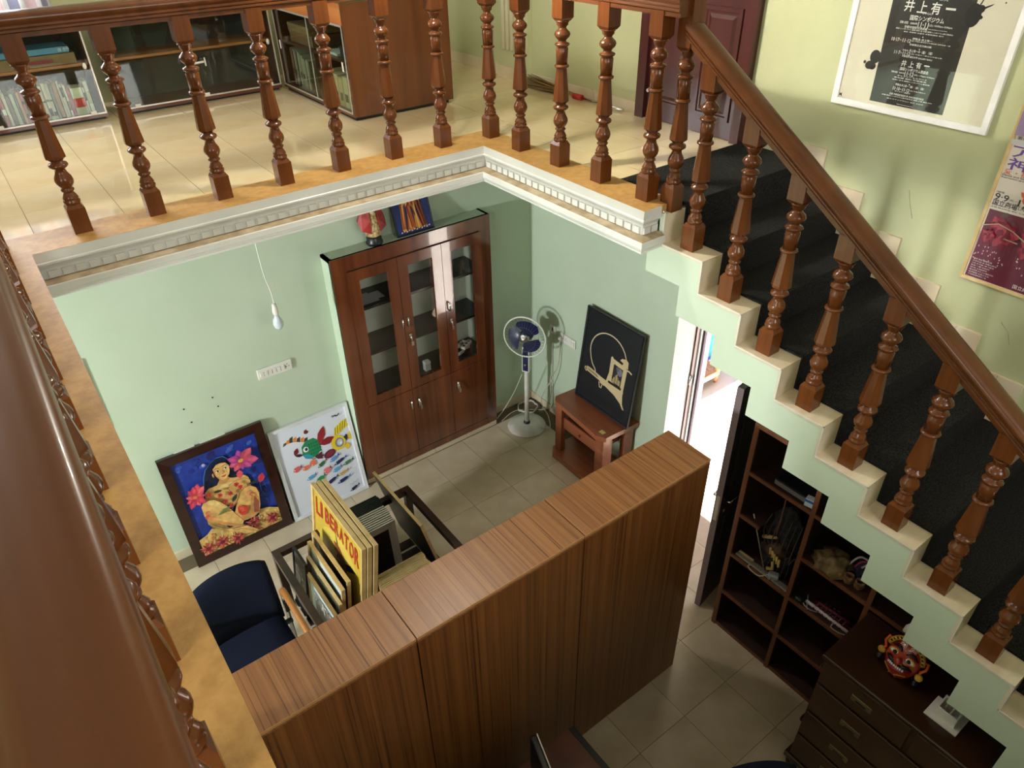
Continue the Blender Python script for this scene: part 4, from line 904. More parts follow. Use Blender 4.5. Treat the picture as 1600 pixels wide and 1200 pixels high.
def lib_art(a, w, h, z):
    YL = (226, 194, 70)
    a.rect(-w/2, z, w/2, z+h, (198, 164, 58)); a.ell(0.02, z+h*0.44, w*0.47, h*0.36, (212, 184, 82), 0, 28)
    a.rect(-w/2, z, w/2, z+0.03, (224, 200, 120))
    dz, dx = 0.10, 0.06
    # a winged rider over dark rocks: generic figure
    a.poly([(-w*.48, z+h*.46), (-w*.28, z+h*.42), (0, z+h*.30), (w*.10, z+h*.10), (-w*.48, z+h*.10)], (96, 62, 36))
    a.poly([(-w*.14+dx, z+h*(.74+dz)), (-w*.10+dx, z+h*(.60+dz)), (dx, z+h*(.54+dz)), (w*.07+dx, z+h*(.50+dz)), (w*.02+dx, z+h*(.44+dz)), (-w*.06+dx, z+h*(.50+dz))], (30, 40, 42))
    a.poly([(w*.30+dx, z+h*(.56+dz)), (w*.18+dx, z+h*(.56+dz)), (w*.06+dx, z+h*(.50+dz)), (w*.08+dx, z+h*(.44+dz)), (w*.2+dx, z+h*(.50+dz))], (32, 42, 46))
    a.ell(w*.04+dx, z+h*(.545+dz), 0.022, 0.026, (178, 120, 78)); a.petal(w*.03+dx, z+h*(.56+dz), 0.15, 0.028, 170, (132, 66, 34)); a.petal(w*.03+dx, z+h*(.55+dz), 0.14, 0.024, 190, (156, 84, 42)); a.petal(w*.03+dx, z+h*(.545+dz), 0.12, 0.02, 212, (112, 54, 30))
    a.poly([(-w*.02+dx, z+h*(.53+dz)), (w*.09+dx, z+h*(.53+dz)), (w*.12+dx, z+h*(.40+dz)), (w*.06+dx, z+h*(.28+dz)), (dx, z+h*(.30+dz)), (-w*.05+dx, z+h*(.42+dz))], (120, 104, 92))
    a.poly([(-w*.10+dx, z+h*(.44+dz)), (dx, z+h*(.46+dz)), (w*.10+dx, z+h*(.30+dz)), (w*.04+dx, z+h*(.20+dz)), (-w*.04+dx, z+h*(.30+dz))], (150, 96, 58))
    a.poly([(w*.20+dx, z+h*(.44+dz)), (w*.235+dx, z+h*(.42+dz)), (w*.26+dx, z+h*(.10+dz)), (w*.20+dx, z+h*(.10+dz))], (180, 150, 70))
    a.stroke([(w*.05+dx, z+h*(.20+dz)), (w*.08+dx, z+h*(.10+dz))], 0.02, (90, 56, 40))
    r = random.Random(2)
    for k in range(16): a.ell(w*.36+0.05*r.random(), z+0.05+0.1*r.random(), 0.006, 0.008, (40, 30, 20), 30*k, 6)
for k, (xx, lb) in enumerate(((0.0, 'tall pale-framed yellow poster reading LIBERATOR, first of the three tall frames'), (0.036, 'middle one of the three tall pale wood frames in the rack'), (0.074, 'rearmost of the three tall pale wood frames in the rack'))):
    o = framed('framed_poster', lb, (-2.215+xx, -0.755-0.012*k, TZ), (-0.15, 0, -PI/2), 0.78, 0.89+0.004*k, 0.022, 0.030, M['oak'], lib_art if k == 0 else mat_art((150, 140, 110), seed=k))
    if k == 0:
        for q, c in enumerate('LIBERATOR'):
            u = -0.335+0.0745*q; v = 0.66+0.0*q+0.045*math.sin(PI*q/8)
            fit_text([(c, u, u+(0.03 if c == 'I' else 0.062), v+0.075-0.02*math.sin(PI*q/8), 0.15-0.03*math.sin(PI*q/8))], 'lettering', colmat((176, 40, 26), 0.5), o, -0.0195)
framed('framed_print', 'pale frame with a brown landscape just before the LIBERATOR poster in the rack', (-2.28, -0.80, TZ), (-0.13, 0, -PI/2), 0.56, 0.60, 0.022, 0.026, M['oak'], mat_art((84, 56, 36), (84, 56, 36), 0.01, 4, ((60, 36, 24), (110, 74, 46))))
framed('framed_print', 'pale frame with broad pale mount and small green view in the rack', (-2.325, -0.83, TZ), (-0.12, 0, -PI/2), 0.54, 0.575, 0.024, 0.026, M['oak'], mat_art((64, 70, 52), (196, 210, 208), 0.10, 5, ((44, 50, 38), (110, 108, 70), (84, 60, 46))))
framed('framed_print', 'back of a plain pale frame between the mounted prints in the rack', (-2.357, -0.87, TZ), (-0.11, 0, -PI/2), 0.52, 0.495, 0.02, 0.024, M['oak'], mat_art((170, 150, 110), seed=7))
framed('framed_print', 'pale frame with a grey pencil drawing and blue mount in the rack', (-2.392, -0.97, TZ), (-0.09, 0, -PI/2), 0.54, 0.44, 0.022, 0.024, M['oak'], mat_art((112, 112, 106), (192, 206, 212), 0.06, 8, ((60, 60, 58), (170, 170, 164), (200, 200, 196), (84, 84, 80))))
framed('framed_print', 'narrow black framed dark portrait at the rack end nearest the wall', (-2.43, -0.60, TZ), (-0.14, 0, -PI/2), 0.22, 0.53, 0.014, 0.02, M['black'], mat_art((70, 66, 62), (84, 82, 78), 0.012, 9, ((40, 36, 34), (150, 120, 60), (110, 100, 90))))
framed('framed_print', 'black framed grey picture at the rack end nearest the divider', (-2.452, -1.33, TZ), (-0.09, 0, -PI/2), 0.30, 0.46, 0.016, 0.02, M['black'], mat_art((90, 96, 100), (60, 64, 68), 0.02, 10))
framed('framed_canvas', 'thin pale-edged canvas leaning alone at the far right of the rack', (-1.475, -0.66, TZ), (-0.225, 0, PI/2), 0.70, 0.69, 0.014, 0.022, M['oak'], mat_art((60, 56, 50), (70, 66, 60), 0.02, 11))
ORD = ['first', 'second', 'third', 'fourth', 'fifth', 'sixth', 'seventh', 'eighth', 'ninth', 'tenth', 'eleventh', 'twelfth', 'thirteenth', 'fourteenth', 'fifteenth', 'sixteenth']
fwh = plain('grey_white_frame', (206, 206, 196), 0.45)
for (n, nm, y0, hh, pitch, matl, wid, cx) in ((9, 'black', -0.505, 0.60, 0.0165, M['black'], 0.30, -1.845), (9, 'white', -0.655, 0.62, 0.021, fwh, 0.30, -1.86), (11, 'pale wood', -1.14, 0.55, 0.0115, M['oak'], 0.36, -1.87)):
    proto = None
    for k in range(n):
        lb = f'thin {nm} frame in the rack, {ORD[k]} from the back of its stack' if k < n-1 else f'front frame of the {nm} framed stack in the rack'
        loc = (cx+0.006*math.sin(7*k), y0-pitch*k, TZ); rot = (-0.06, 0, 0.01*math.sin(5*k))
        if proto is None or k == n-1:
            q = framed('framed_print', lb, loc, rot, wid, hh, 0.028 if nm == 'white' else 0.016, pitch*0.5, matl, mat_art((36, 22, 20), (190, 190, 182) if nm != 'black' else (30, 30, 30), 0.012 if nm != 'white' else 0.03, 20+k, ((60, 26, 24), (24, 18, 18), (46, 36, 30))), f'{nm} frames stacked in the rack')
            if proto is None: proto = q
        else: dup(proto, loc, rot, lb)

# ------------------------------------------------------------------ armchairs
def armchair(name, label, loc, rotz, group=None):
    t = thing(name, label, 'chair', loc, (0, 0, rotz), group)
    mb = MB().box(-0.23, 0.23, -0.25, 0.22, 0.39, 0.46, 0.025); build(mb, 'seat', M['navy'], t, False)
    mb = MB(); n = 14; fr, bk = [], []
    for i in range(n+1):
        u = -1+2*i/n; x = 0.245*u; topz = 0.86+0.05*(1-abs(u)**2.4); cy = 0.235-0.03*u*u*1.0
        col = []
        for v in (0, 0.35, 0.7, 0.93, 1.0):
            z = 0.42+(topz-0.42)*v; yy = cy+0.09*v-0.02*math.sin(PI*v); th = 0.032*(1 if v < 0.95 else 0.55)*(1 if 0 < i < n else 0.6)
            col.append((x, yy, z, th))
        fr.append([mb.b.verts.new((x_, y_-th, z)) for x_, y_, z, th in col]); bk.append([mb.b.verts.new((x_, y_+th, z)) for x_, y_, z, th in col])
    for i in range(n):
        for j in range(4): mb.face([fr[i][j], fr[i+1][j], fr[i+1][j+1], fr[i][j+1]], True); mb.face([bk[i][j], bk[i][j+1], bk[i+1][j+1], bk[i+1][j]], True)
        mb.face([fr[i][4], fr[i+1][4], bk[i+1][4], bk[i][4]], True); mb.face([fr[i][0], bk[i][0], bk[i+1][0], fr[i+1][0]])
    for i in (0, n):
        for j in range(4): mb.face([fr[i][j], fr[i][j+1], bk[i][j+1], bk[i][j]])
    build(mb, 'backrest', M['navy'], t, False)
    for s_ in (-1, 1):
        x = 0.275*s_
        build(MB().tube(wirepath([(x, 0.20, 0.60), (x, 0.19, 0.655), (x, 0.12, 0.672), (x, -0.14, 0.668), (x, -0.24, 0.66), (x, -0.27, 0.62), (x, -0.265, 0.56)], 5), 0.021, 10), 'armrest', M['arm'], t, False)
        build(MB().tube([(x, 0.20, 0.62), (x, 0.24, 0.42), (x*1.02, 0.27, 0.0)], 0.016, 10), 'leg', M['steel'], t, False)
        build(MB().tube([(x, -0.262, 0.58), (x, -0.245, 0.42), (x*1.02, -0.26, 0.0)], 0.016, 10), 'leg', M['steel'], t, False)
        build(MB().box(x-0.012, x+0.012, 0.205, 0.235, 0.42, 0.62), 'arm_bracket', M['black'], t, False)
    build(MB().box(-0.28, 0.28, -0.20, -0.17, 0.37, 0.39).box(-0.28, 0.28, 0.15, 0.18, 0.37, 0.39), 'seat_frame', M['black'], t, False)
    return t
armchair('armchair', 'navy armchair with honey wood armrests beside the print rack', (-2.855, -1.02, 0), 0.0)
armchair('armchair', 'navy chair at the desk, only the top of its curved backrest in view', (-1.37, -3.75, 0), -0.45)

# ------------------------------------------------------------------ desk and monitor at the lower edge
t = thing('desk', 'red-brown desk with a black edge in the shadow of the teak divider', 'desk', (-2.3, -3.1, 0))
dk = wood('red_brown_desk_top', (70, 32, 24), (96, 48, 36), 'y', 8, 0.35, 0.2)
build(MB().box(-2.95, -1.74, -3.55, -2.72, 0.72, 0.75), 'desktop', dk, t)
build(MB().box(-1.74, -1.705, -3.55, -2.72, 0.715, 0.752, 0.004), 'edge_trim', M['black'], t)
for x0, x1 in ((-2.93, -2.89), (-1.80, -1.76)): build(MB().box(x0, x1, -3.5, -2.76, 0, 0.72), 'side_panel', dk, t)
build(MB().box(-2.89, -1.80, -2.80, -2.78, 0.2, 0.72), 'modesty_panel', dk, t)
t = thing('monitor', 'black computer monitor with a white rim on the desk', 'monitor', (-2.10, -3.02, 0.751), (0, 0, PI/2-0.30))
build(MB().box(-0.24, 0.24, -0.012, 0.02, 0.09, 0.36, 0.006), 'housing', M['black'], t, False)
build(MB().box(-0.242, 0.242, -0.018, -0.0125, 0.088, 0.365), 'rim', M['plastic'], t, False, label='white front rim')
build(MB().box(-0.228, 0.228, -0.0195, -0.0182, 0.104, 0.349), 'screen', M['dark'], t, False)
build(MB().box(-0.03, 0.03, 0.02, 0.04, 0.0, 0.2).box(-0.11, 0.11, -0.06, 0.10, 0.0, 0.012, 0.004), 'stand', M['black'], t, False)

# ------------------------------------------------------------------ open lower door, its frame and the place outside
d2 = struct('door_2', MB().box(0, 0.86, -0.022, 0.022, 0.012, 1.985), M['dark'])
DM = Matrix.Translation((0.765, -2.115, 0)) @ Matrix.Rotation(math.atan2(-0.155, -0.852), 4, 'Z')
dkm = wood('dark_painted_door', (42, 34, 36), (52, 43, 45), 'z', 8, 0.3, 0.2)
d2.data.materials.clear(); d2.data.materials.append(dkm); d2.data.transform(DM)
for z0, z1 in ((0.12, 0.88), (1.06, 1.9)):
    for x0, x1 in ((0.10, 0.40), (0.47, 0.77)):
        mb = MB().box(x0, x1, 0.0215, 0.028, z0, z1, 0.005); mb.b.transform(DM); build(mb, 'door_panel', dkm, d2)
mb = MB().box(0.8598, 0.862, -0.022, 0.022, 0.012, 1.985); mb.b.transform(DM); build(mb, 'door_edge', plain('greyed_door_edge', (122, 104, 108), 0.5), d2, label='paler free edge of the leaf')
mb = MB().box(0.8618, 0.864, -0.012, 0.012, 0.90, 1.12); mb.b.transform(DM); build(mb, 'lock_plate', M['steel'], d2, label='steel lock plate')
for sg in (-1, 1):
    mb = MB().tube([(0.80, sg*0.022, 1.05), (0.80, sg*0.06, 1.05), (0.70, sg*0.062, 1.05)], 0.009, 8).lathe([(0, 0.012), (0.006, 0.012)], (0.80, sg*0.022, 0.96), 10, Matrix.Rotation(-sg*PI/2, 3, 'X')); mb.b.transform(DM); build(mb, 'door_handle', M['chrome'], d2, label='chrome lever handle')
fr_ = struct('trim_4', MB().box(0.80, 0.84, DY0-0.016, DY0, 0, DZ), M['maroon'])
build(MB().box(0.80, 0.84, DY1, DY1+0.045, 0, DZ).box(0.80, 0.84, DY1, DY0, DZ, DZ+0.05), 'door_frame', M['maroon'], fr_)
build(MB().box(0.841, 0.862, DY0-0.026, DY0-0.012, 0, DZ), 'frame_lip', M['white'], fr_); build(MB().box(0.863, 0.875, DY0-0.034, DY0-0.012, 0, DZ), 'frame_gap', M['dark'], fr_)
build(MB().box(0.876, 0.93, DY0-0.054, DY0-0.012, 0, 2.3), 'outer_post', M['lilac'], fr_, label='lilac painted outer post')
struct('shade_slab_outside', MB().box(0.80, 4.5, -0.85, -0.05, 2.40, 2.50), M['pinkwall'])  # unseen slab added to keep the sun off the bench
for z in (0.35, 1.05, 1.75): build(MB().lathe([(z, 0.012), (z+0.09, 0.012)], (0.80, DY0-0.018, 0), 8), 'hinge', M['steel'], fr_)
struct('floor_outside', MB().box(0.80, 9.0, -7.0, 4.0, -0.2, -0.006), M['outfloor'])
struct('wall_outside', MB().box(0.80, 9.0, -0.25, -0.05, -0.01, 2.4), M['pinkwall'])
t = thing('bench', 'low carved wooden bench outside the open doorway', 'bench', (1.75, -0.28, -0.006))
tan = wood('tan_bench_wood', (186, 122, 84), (208, 146, 104), 'x', 12, 0.5)  # the bench wood's own tan
build(MB().box(1.10, 2.34, -0.46, -0.275, 0.13, 0.15), 'seat', tan, t)
for k in range(10): build(MB().box(1.12+0.12*k, 1.225+0.12*k, -0.44, -0.285, 0.15, 0.156), 'seat_slat', tan, t)
build(MB().box(1.10, 2.30, -0.462, -0.445, 0.085, 0.13), 'apron', M['white'], t)
for x in (1.14, 2.28):
    for y in (-0.435, -0.30): build(MB().lathe([(-0.006, 0.018), (0.03, 0.022), (0.05, 0.034), (0.08, 0.026), (0.10, 0.036), (0.13, 0.03), (0.17, 0.034), (0.185, 0.02)], (x, y, 0), 10), 'leg', tan, t)
t = thing('blue_hanging', 'bright blue embroidered hanging on the wall behind the outdoor bench', 'hanging', (2.0, -0.262, 0.16))
bl = noisy('blue_textile', (30, 128, 206), (70, 170, 232), 16, 0.8)
build(MB().box(1.3, 2.66, -0.268, -0.252, 0.16, 1.5), 'cloth', bl, t); build(MB().box(1.3, 2.66, -0.272, -0.2685, 0.16, 0.20), 'border', colmat((26, 70, 170)), t, label='darker blue lower border')
for k in range(24): build(MB().box(1.9+0.028*k, 1.915+0.028*k, -0.2705, -0.2685, 0.28+0.05*((k*7) % 9), 0.30+0.05*((k*7) % 9)), 'stitch', colmat((150, 214, 240)), t)

# ------------------------------------------------------------------ bookcase under the stair
bk = thing('bookcase', 'open brown bookcase built into the space under the stairs', 'bookcase', (-0.1, -2.9, 0))
BX, BD = -0.10, 0.26
def upright(y, w, z1): return MB().box(BX, BD, y-w, y, 0, z1)
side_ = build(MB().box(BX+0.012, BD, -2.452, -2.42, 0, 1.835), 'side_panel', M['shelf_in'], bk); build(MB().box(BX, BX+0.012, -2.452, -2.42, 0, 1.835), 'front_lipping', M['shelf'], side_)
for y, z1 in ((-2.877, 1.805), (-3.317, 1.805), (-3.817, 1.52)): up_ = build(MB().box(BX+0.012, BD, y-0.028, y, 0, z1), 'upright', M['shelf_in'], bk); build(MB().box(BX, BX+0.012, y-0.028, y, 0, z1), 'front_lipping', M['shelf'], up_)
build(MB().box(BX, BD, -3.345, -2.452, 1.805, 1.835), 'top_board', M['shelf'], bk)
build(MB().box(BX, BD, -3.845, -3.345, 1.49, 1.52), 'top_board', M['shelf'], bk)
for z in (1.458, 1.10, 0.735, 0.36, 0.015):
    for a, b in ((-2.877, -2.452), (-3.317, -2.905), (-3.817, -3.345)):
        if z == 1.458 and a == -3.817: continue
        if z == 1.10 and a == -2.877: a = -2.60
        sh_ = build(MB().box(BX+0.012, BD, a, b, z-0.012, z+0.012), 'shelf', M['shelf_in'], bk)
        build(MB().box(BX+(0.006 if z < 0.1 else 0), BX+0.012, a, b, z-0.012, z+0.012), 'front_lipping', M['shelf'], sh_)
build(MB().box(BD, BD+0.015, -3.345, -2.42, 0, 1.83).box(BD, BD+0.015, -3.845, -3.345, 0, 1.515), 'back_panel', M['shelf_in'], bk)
# things on its shelves
t = thing('media_player', 'slim black media player on the bookcase top shelf under the stair', 'player', (0.02, -2.74, 1.471))
build(MB().box(-0.07, 0.16, -2.86, -2.60, 1.474, 1.515, 0.012), 'housing', M['black'], t); build(MB().box(-0.0735, -0.0695, -2.85, -2.61, 1.48, 1.51), 'front_strip', plain('dull_silver', (130, 130, 130), 0.4, 0.4), t)
t = thing('small_packet', 'small blue and white card packet beside the media player', 'packet', (-0.06, -2.84, 1.471), (0, 0, 0.2))
build(MB().box(-0.02, 0.02, -0.025, 0.025, 0, 0.055, 0.002), 'carton', colmat((206, 214, 222)), t, False); build(MB().box(-0.0205, 0.0205, -0.0255, 0.0255, 0.032, 0.05), 'blue_panel', colmat((40, 96, 170)), t, False)
cl_o = noisy('olive_cloth', (92, 74, 46), (140, 116, 74), 22, 0.85, 4, bump=0.4)
def heap(mbase, c, r, sc, amp, seed, mat_, name, label, cat):
    mb = MB(); mb.ball(c, r, sc, 26, 16); rr = random.Random(seed); ph = [rr.uniform(0, 6.28) for _ in range(6)]
    for v in mb.b.verts:
        d = v.co-Vector(c); u = 1+amp*(math.sin(26*d.x/r*0.3+ph[0])*math.cos(22*d.y/r*0.3+ph[1])+0.6*math.sin(40*d.z/r*0.3+ph[2]+12*d.y)+0.5*math.sin(60*(d.x+d.y)+ph[3]))
        v.co = Vector(c)+d*u
        if v.co.z < mbase: v.co.z = mbase+0.001
    o = build(mb, name, mat_); tag(o, label, cat); return o
heap(1.113, (0.0, -3.05, 1.13), 0.10, (1.0, 1.05, 0.75), 0.16, 3, cl_o, 'crumpled_cloth', 'crumpled olive cloth on the middle bookcase shelf near the cables', 'cloth')
heap(1.113, (0.10, -3.21, 1.14), 0.085, (1, 1, 0.9), 0.15, 5, noisy('dark_patterned_cloth', (28, 26, 44), (70, 64, 96), 40, 0.8, 3), 'patterned_bag', 'dark patterned cloth bag with pink straps behind the olive cloth', 'bag')
for k in range(4):
    o = build(MB().tube(wirepath([(0.02+0.02*k, -3.12-0.03*k, 1.16), (0.04, -3.16-0.02*k, 1.25-0.02*k), (0.07, -3.22, 1.22), (0.05, -3.27+0.02*k, 1.14)]), 0.006, 6), 'bag_strap', colmat((176, 60, 90) if k % 2 else (216, 200, 210))); tag(o, ('pale strap looped over the patterned bag, lowest of four', 'pink strap looped over the patterned bag, lower of two', 'pale strap looped over the patterned bag, upper of two', 'pink strap looped over the patterned bag, upper of two')[k], 'strap', 'straps of the patterned bag')
for k, y in enumerate((-3.12, -3.17, -3.23)):
    t = thing('carved_bracelet', ('carved wooden cuff nearest the olive cloth', 'carved wooden cuff in the middle of the three cuffs', 'carved wooden cuff farthest from the olive cloth')[k], 'cuff', (-0.05+0.01*k, y, 1.113), (0, 0, 0.4*k), 'carved cuffs on the bookcase shelf')
    build(MB().lathe([(0.0, 0.026), (0.012, 0.029), (0.024, 0.027), (0.036, 0.03), (0.05, 0.026), (0.05, 0.02), (0.0, 0.02), (0.0, 0.026)], seg=16, cap=False), 'band', noisy('carved_horn', (70, 46, 26), (150, 110, 66), 60, 0.5), t, False)
    for q in range(6): build(MB().ball((0.029*math.cos(q*1.047), 0.029*math.sin(q*1.047), 0.018), 0.005, seg=8, rings=6), 'stud', M['brass'], t, False)
# lower middle shelf: cables, bundle, flute case
t = thing('web_camera', 'small round black webcam lying on the lower bookcase shelf', 'camera', (-0.06, -2.955, 0.748))
build(MB().lathe([(0, 0.022), (0.012, 0.035), (0.024, 0.034), (0.032, 0.024)], seg=18), 'housing', M['black'], t, False); build(MB().lathe([(0.032, 0.016), (0.036, 0.012)], seg=14), 'lens', M['dark'], t, False)
for k, (pts, lb) in enumerate((([(-0.05, -2.96, 0.77), (-0.08, -3.0, 0.755), (-0.075, -3.06, 0.755), (-0.02, -3.10, 0.755), (0.05, -3.05, 0.755)], 'grey cable looping from the round webcam'), ([(0.0, -2.97, 0.757), (-0.05, -3.0, 0.755), (-0.085, -3.02, 0.755), (-0.09, -3.03, 0.755)], 'short grey cable with plug beside the webcam'), ([(-0.03, -3.19, 0.755), (-0.09, -3.19, 0.755), (-0.085, -3.26, 0.755), (-0.05, -3.29, 0.76)], 'grey cable curling at the shelf front under the bundle'))):
    o = build(MB().tube(wirepath(pts), 0.004, 6), 'grey_cable', M['greywire']); tag(o, lb, 'cable', 'grey cables on the bookcase shelf')
t = thing('ribbon_bundle', 'striped rods tied with dark red ribbon on the lower bookcase shelf', 'bundle', (0.02, -3.13, 0.748))
for k, (dx, c) in enumerate(((0.0, (214, 200, 206)), (0.022, (60, 24, 34)), (0.044, (24, 24, 28)), (0.066, (30, 30, 34)), (0.03, (80, 22, 36)))):
    build(MB().tube([(-0.05+dx, -2.99-0.01*k, 0.765+(0.018 if k == 4 else 0)), (-0.055+dx*1.6, -3.30+0.012*k, 0.765+(0.02 if k == 4 else 0))], 0.011, 8), 'rod', colmat(c, 0.3), t)
for k in range(7): build(MB().tube([(-0.065, -3.05-0.03*k, 0.762), (-0.02, -3.055-0.03*k, 0.79), (0.03, -3.06-0.03*k, 0.785)], 0.005, 6), 'ribbon', colmat((92, 20, 38), 0.4), t)
# left bay: puppet, sticks, stapler-like flute case
t = thing('string_puppet', 'dark string puppet with yellow painted hands hanging in the left bookcase bay', 'puppet', (0.0, -2.68, 0.748))
mb = MB().lathe([(0.765, 0.085), (0.80, 0.11), (0.86, 0.10), (0.92, 0.115), (0.98, 0.09), (1.04, 0.10), (1.10, 0.07), (1.16, 0.075), (1.22, 0.045), (1.26, 0.02)], (0.06, -2.70, 0), 22)
for v in mb.b.verts:
    dx_, dy_ = v.co.x-0.06, v.co.y+2.70; an = math.atan2(dy_, dx_); f_ = 1+0.22*math.sin(5*an+9*v.co.z)+0.16*math.sin(9*an-23*v.co.z)
    v.co.x = 0.06+dx_*f_*0.7; v.co.y = -2.70+max(-0.16, min(0.16, dy_*f_*1.1))
build(mb, 'garment', noisy('dark_tangled_garment', (16, 17, 20), (52, 50, 52), 38, 0.9, 5, bump=0.5), t)
for k in range(7): build(MB().tube(wirepath([(-0.02+0.01*k, -2.62-0.03*k, 1.20), (-0.035, -2.60-0.035*k, 1.05-0.02*k), (-0.02, -2.66-0.03*k, 0.86+0.02*k), (-0.03, -2.64-0.035*k, 0.77)], 5), 0.004, 5), 'string', colmat((46, 44, 46)) if k % 2 else colmat((70, 60, 52)), t)
build(MB().ball((0.0, -2.70, 0.93), 0.075, (0.8, 1.0, 1.05), 18, 12), 'headdress', noisy('painted_leather', (26, 18, 14), (96, 60, 34), 34, 0.5, 3), t)
for k in range(5): build(MB().tube([(-0.055, -2.685-0.018*k, 0.975-0.012*k), (-0.07, -2.70-0.018*k, 0.94-0.014*k)], 0.008, 8), 'finger', colmat((196, 168, 96), 0.5), t)
build(MB().tube([(-0.02, -2.60, 0.985), (-0.03, -2.64, 1.02), (-0.02, -2.69, 1.045)], [0.012, 0.014, 0.008], 8), 'forearm', colmat((186, 160, 100), 0.5), t)
build(MB().tube([(-0.055, -2.72, 0.875), (-0.062, -2.735, 0.83), (-0.06, -2.70, 0.80)], [0.009, 0.011, 0.012], 8), 'hand', colmat((186, 160, 90), 0.5), t)
build(MB().tube([(-0.01, -2.68, 0.86), (-0.01, -2.675, 1.36)], 0.005, 6), 'control_rod', M['shelf'], t)
o = build(MB().tube([(-0.055, -2.52, 1.14), (-0.06, -2.685, 0.762)], 0.004, 6), 'thin_rod', M['greywire']); tag(o, 'thin pale rod leaning across the left bookcase bay', 'rod')
t = thing('power_adapter', 'grey power adapter with prongs and white lead in the left bookcase bay', 'adapter', (-0.055, -2.75, 0.748), (0, 0, 0.5))
build(MB().box(-0.025, 0.025, -0.032, 0.032, 0.0, 0.04, 0.006), 'housing', plain('light_grey_plastic', (160, 164, 166), 0.5), t, False)
for s_ in (-1, 1): build(MB().box(-0.028, -0.0245, 0.012*s_-0.003, 0.012*s_+0.003, -0.0+0.014, 0.03).box(-0.042, -0.028, 0.012*s_-0.003, 0.012*s_+0.003, 0.018, 0.026), 'prong', M['steel'], t, False)
build(MB().tube(wirepath([(0.0, 0.03, 0.02), (-0.02, 0.09, 0.006), (0.03, 0.16, 0.006), (0.06, 0.12, 0.006), (0.02, 0.06, 0.006)]), 0.0035, 6), 'lead', M['wire'], t, False)
t = thing('rolling_ruler', 'long grey metal rail with pale handle on the left bookcase shelf', 'tool', (-0.06, -2.66, 0.748))
build(MB().box(-0.075, -0.045, -2.87, -2.475, 0.7485, 0.762, 0.002), 'rail_bar', plain('dull_grey_metal', (120, 114, 108), 0.45, 0.3), t)
build(MB().box(-0.082, -0.0755, -2.87, -2.475, 0.7485, 0.756), 'bright_edge', M['alu'], t); build(MB().box(-0.07, -0.05, -2.60, -2.485, 0.7621, 0.785, 0.008), 'handle', colmat((150, 128, 92)), t)

# ------------------------------------------------------------------ chest of drawers with mask
ch = thing('chest_of_drawers', 'dark antique chest of drawers with brass pulls under the stair', 'chest', (-0.35, -3.86, 0))
CX, CY0, CY1, CZ = -0.54, -4.37, -3.36, 1.085
build(MB().box(CX+0.02, -0.115, CY0+0.01, CY1-0.01, 0.09, CZ-0.03), 'carcass', M['chest'], ch)
build(MB().box(CX-0.008, -0.105, CY0-0.005, CY1+0.005, CZ-0.03, CZ, 0.006), 'top', M['chest_top'], ch)
build(MB().box(CX-0.012, -0.11, CY0-0.01, CY1+0.012, 0.075, 0.115, 0.006), 'plinth', M['chest'], ch)
for x in (CX+0.02, -0.22):
    for y in (CY0+0.03, CY1-0.04): build(MB().lathe([(0, 0.028), (0.02, 0.034), (0.045, 0.04), (0.075, 0.03)], (x, y, 0), 12), 'foot', M['chest'], ch)
def campaign(mb, y, z):
    mb.box(CX-0.006, CX-0.0005, y-0.055, y+0.055, z-0.020, z+0.020, 0.002); return mb
rows = ((0.862, 1.045, ((-3.845, -3.375), (-4.355, -3.875))), (0.60, 0.838, ((-4.355, -3.375),)), (0.362, 0.576, ((-4.355, -3.375),)), (0.13, 0.338, ((-4.355, -3.375),)))
for z0, z1, cols in rows:
    for y0, y1 in cols:
        d = build(MB().box(CX-0.0, CX+0.02, y0, y1, z0, z1, 0.003), 'drawer', M['chest'], ch)
        zc = (z0+z1)/2
        for y in ([(y0+y1)/2] if len(cols) == 2 else [-3.61, -4.12]):
            build(campaign(MB(), y, zc), 'pull', M['brass'], d, label='recessed brass pull plate')
            build(MB().box(CX-0.009, CX-0.0062, y-0.03, y+0.03, zc-0.011, zc-0.002), 'grip', M['dark'], d)
        build(MB().prism([((y0+y1)/2-0.010, z1-0.012), ((y0+y1)/2+0.010, z1-0.012), ((y0+y1)/2, z1-0.034)], 'x', CX-0.002, CX-0.0002), 'keyhole', M['dark'], d)
for z in (0.88, 0.36): build(MB().tube(wirepath([(-0.46, CY1-0.01, z), (-0.46, CY1+0.018, z), (-0.36, CY1+0.022, z-0.02), (-0.26, CY1+0.018, z), (-0.26, CY1-0.01, z)]), 0.008, 8), 'side_handle', M['chest'], ch)

# painted mask lying tilted on the chest
mk = thing('painted_mask', 'red painted demon mask with horns and golden crown on the chest of drawers', 'mask', (-0.29, -3.635, CZ), (0, 0, 0))
# local: face plane XZ, front -Y, then tilted back and turned to face the room
MM = Matrix.Translation((-0.36, -3.64, CZ+0.010)) @ Matrix.Rotation(-PI/2-0.06, 4, 'Z') @ Matrix.Rotation(-0.50, 4, 'X') @ Matrix.Scale(0.93, 4)
def mput(mb, nm, mt, lab=None): mb.b.transform(MM); return build(mb, nm, mt, mk, True, None, lab)
def zface(x, z):   # front surface depth of the face dome
    u = x/0.092; v = (z-0.105)/0.125; q = 1-u*u-v*v
    return -0.075*math.sqrt(max(q, 0.0))
mred = noisy('red_lacquer', (142, 30, 16), (176, 52, 26), 14, 0.22, 4, coat=0.5); mora = colmat((206, 84, 30), 0.25); mblk = colmat((18, 16, 16), 0.25); mgold = noisy('gold_lacquer', (176, 128, 36), (206, 160, 60), 20, 0.3); mwht = colmat((228, 220, 214), 0.3); mpink = colmat((150, 30, 74), 0.3)
mb = MB(); NU, NV = 26, 16; g = []
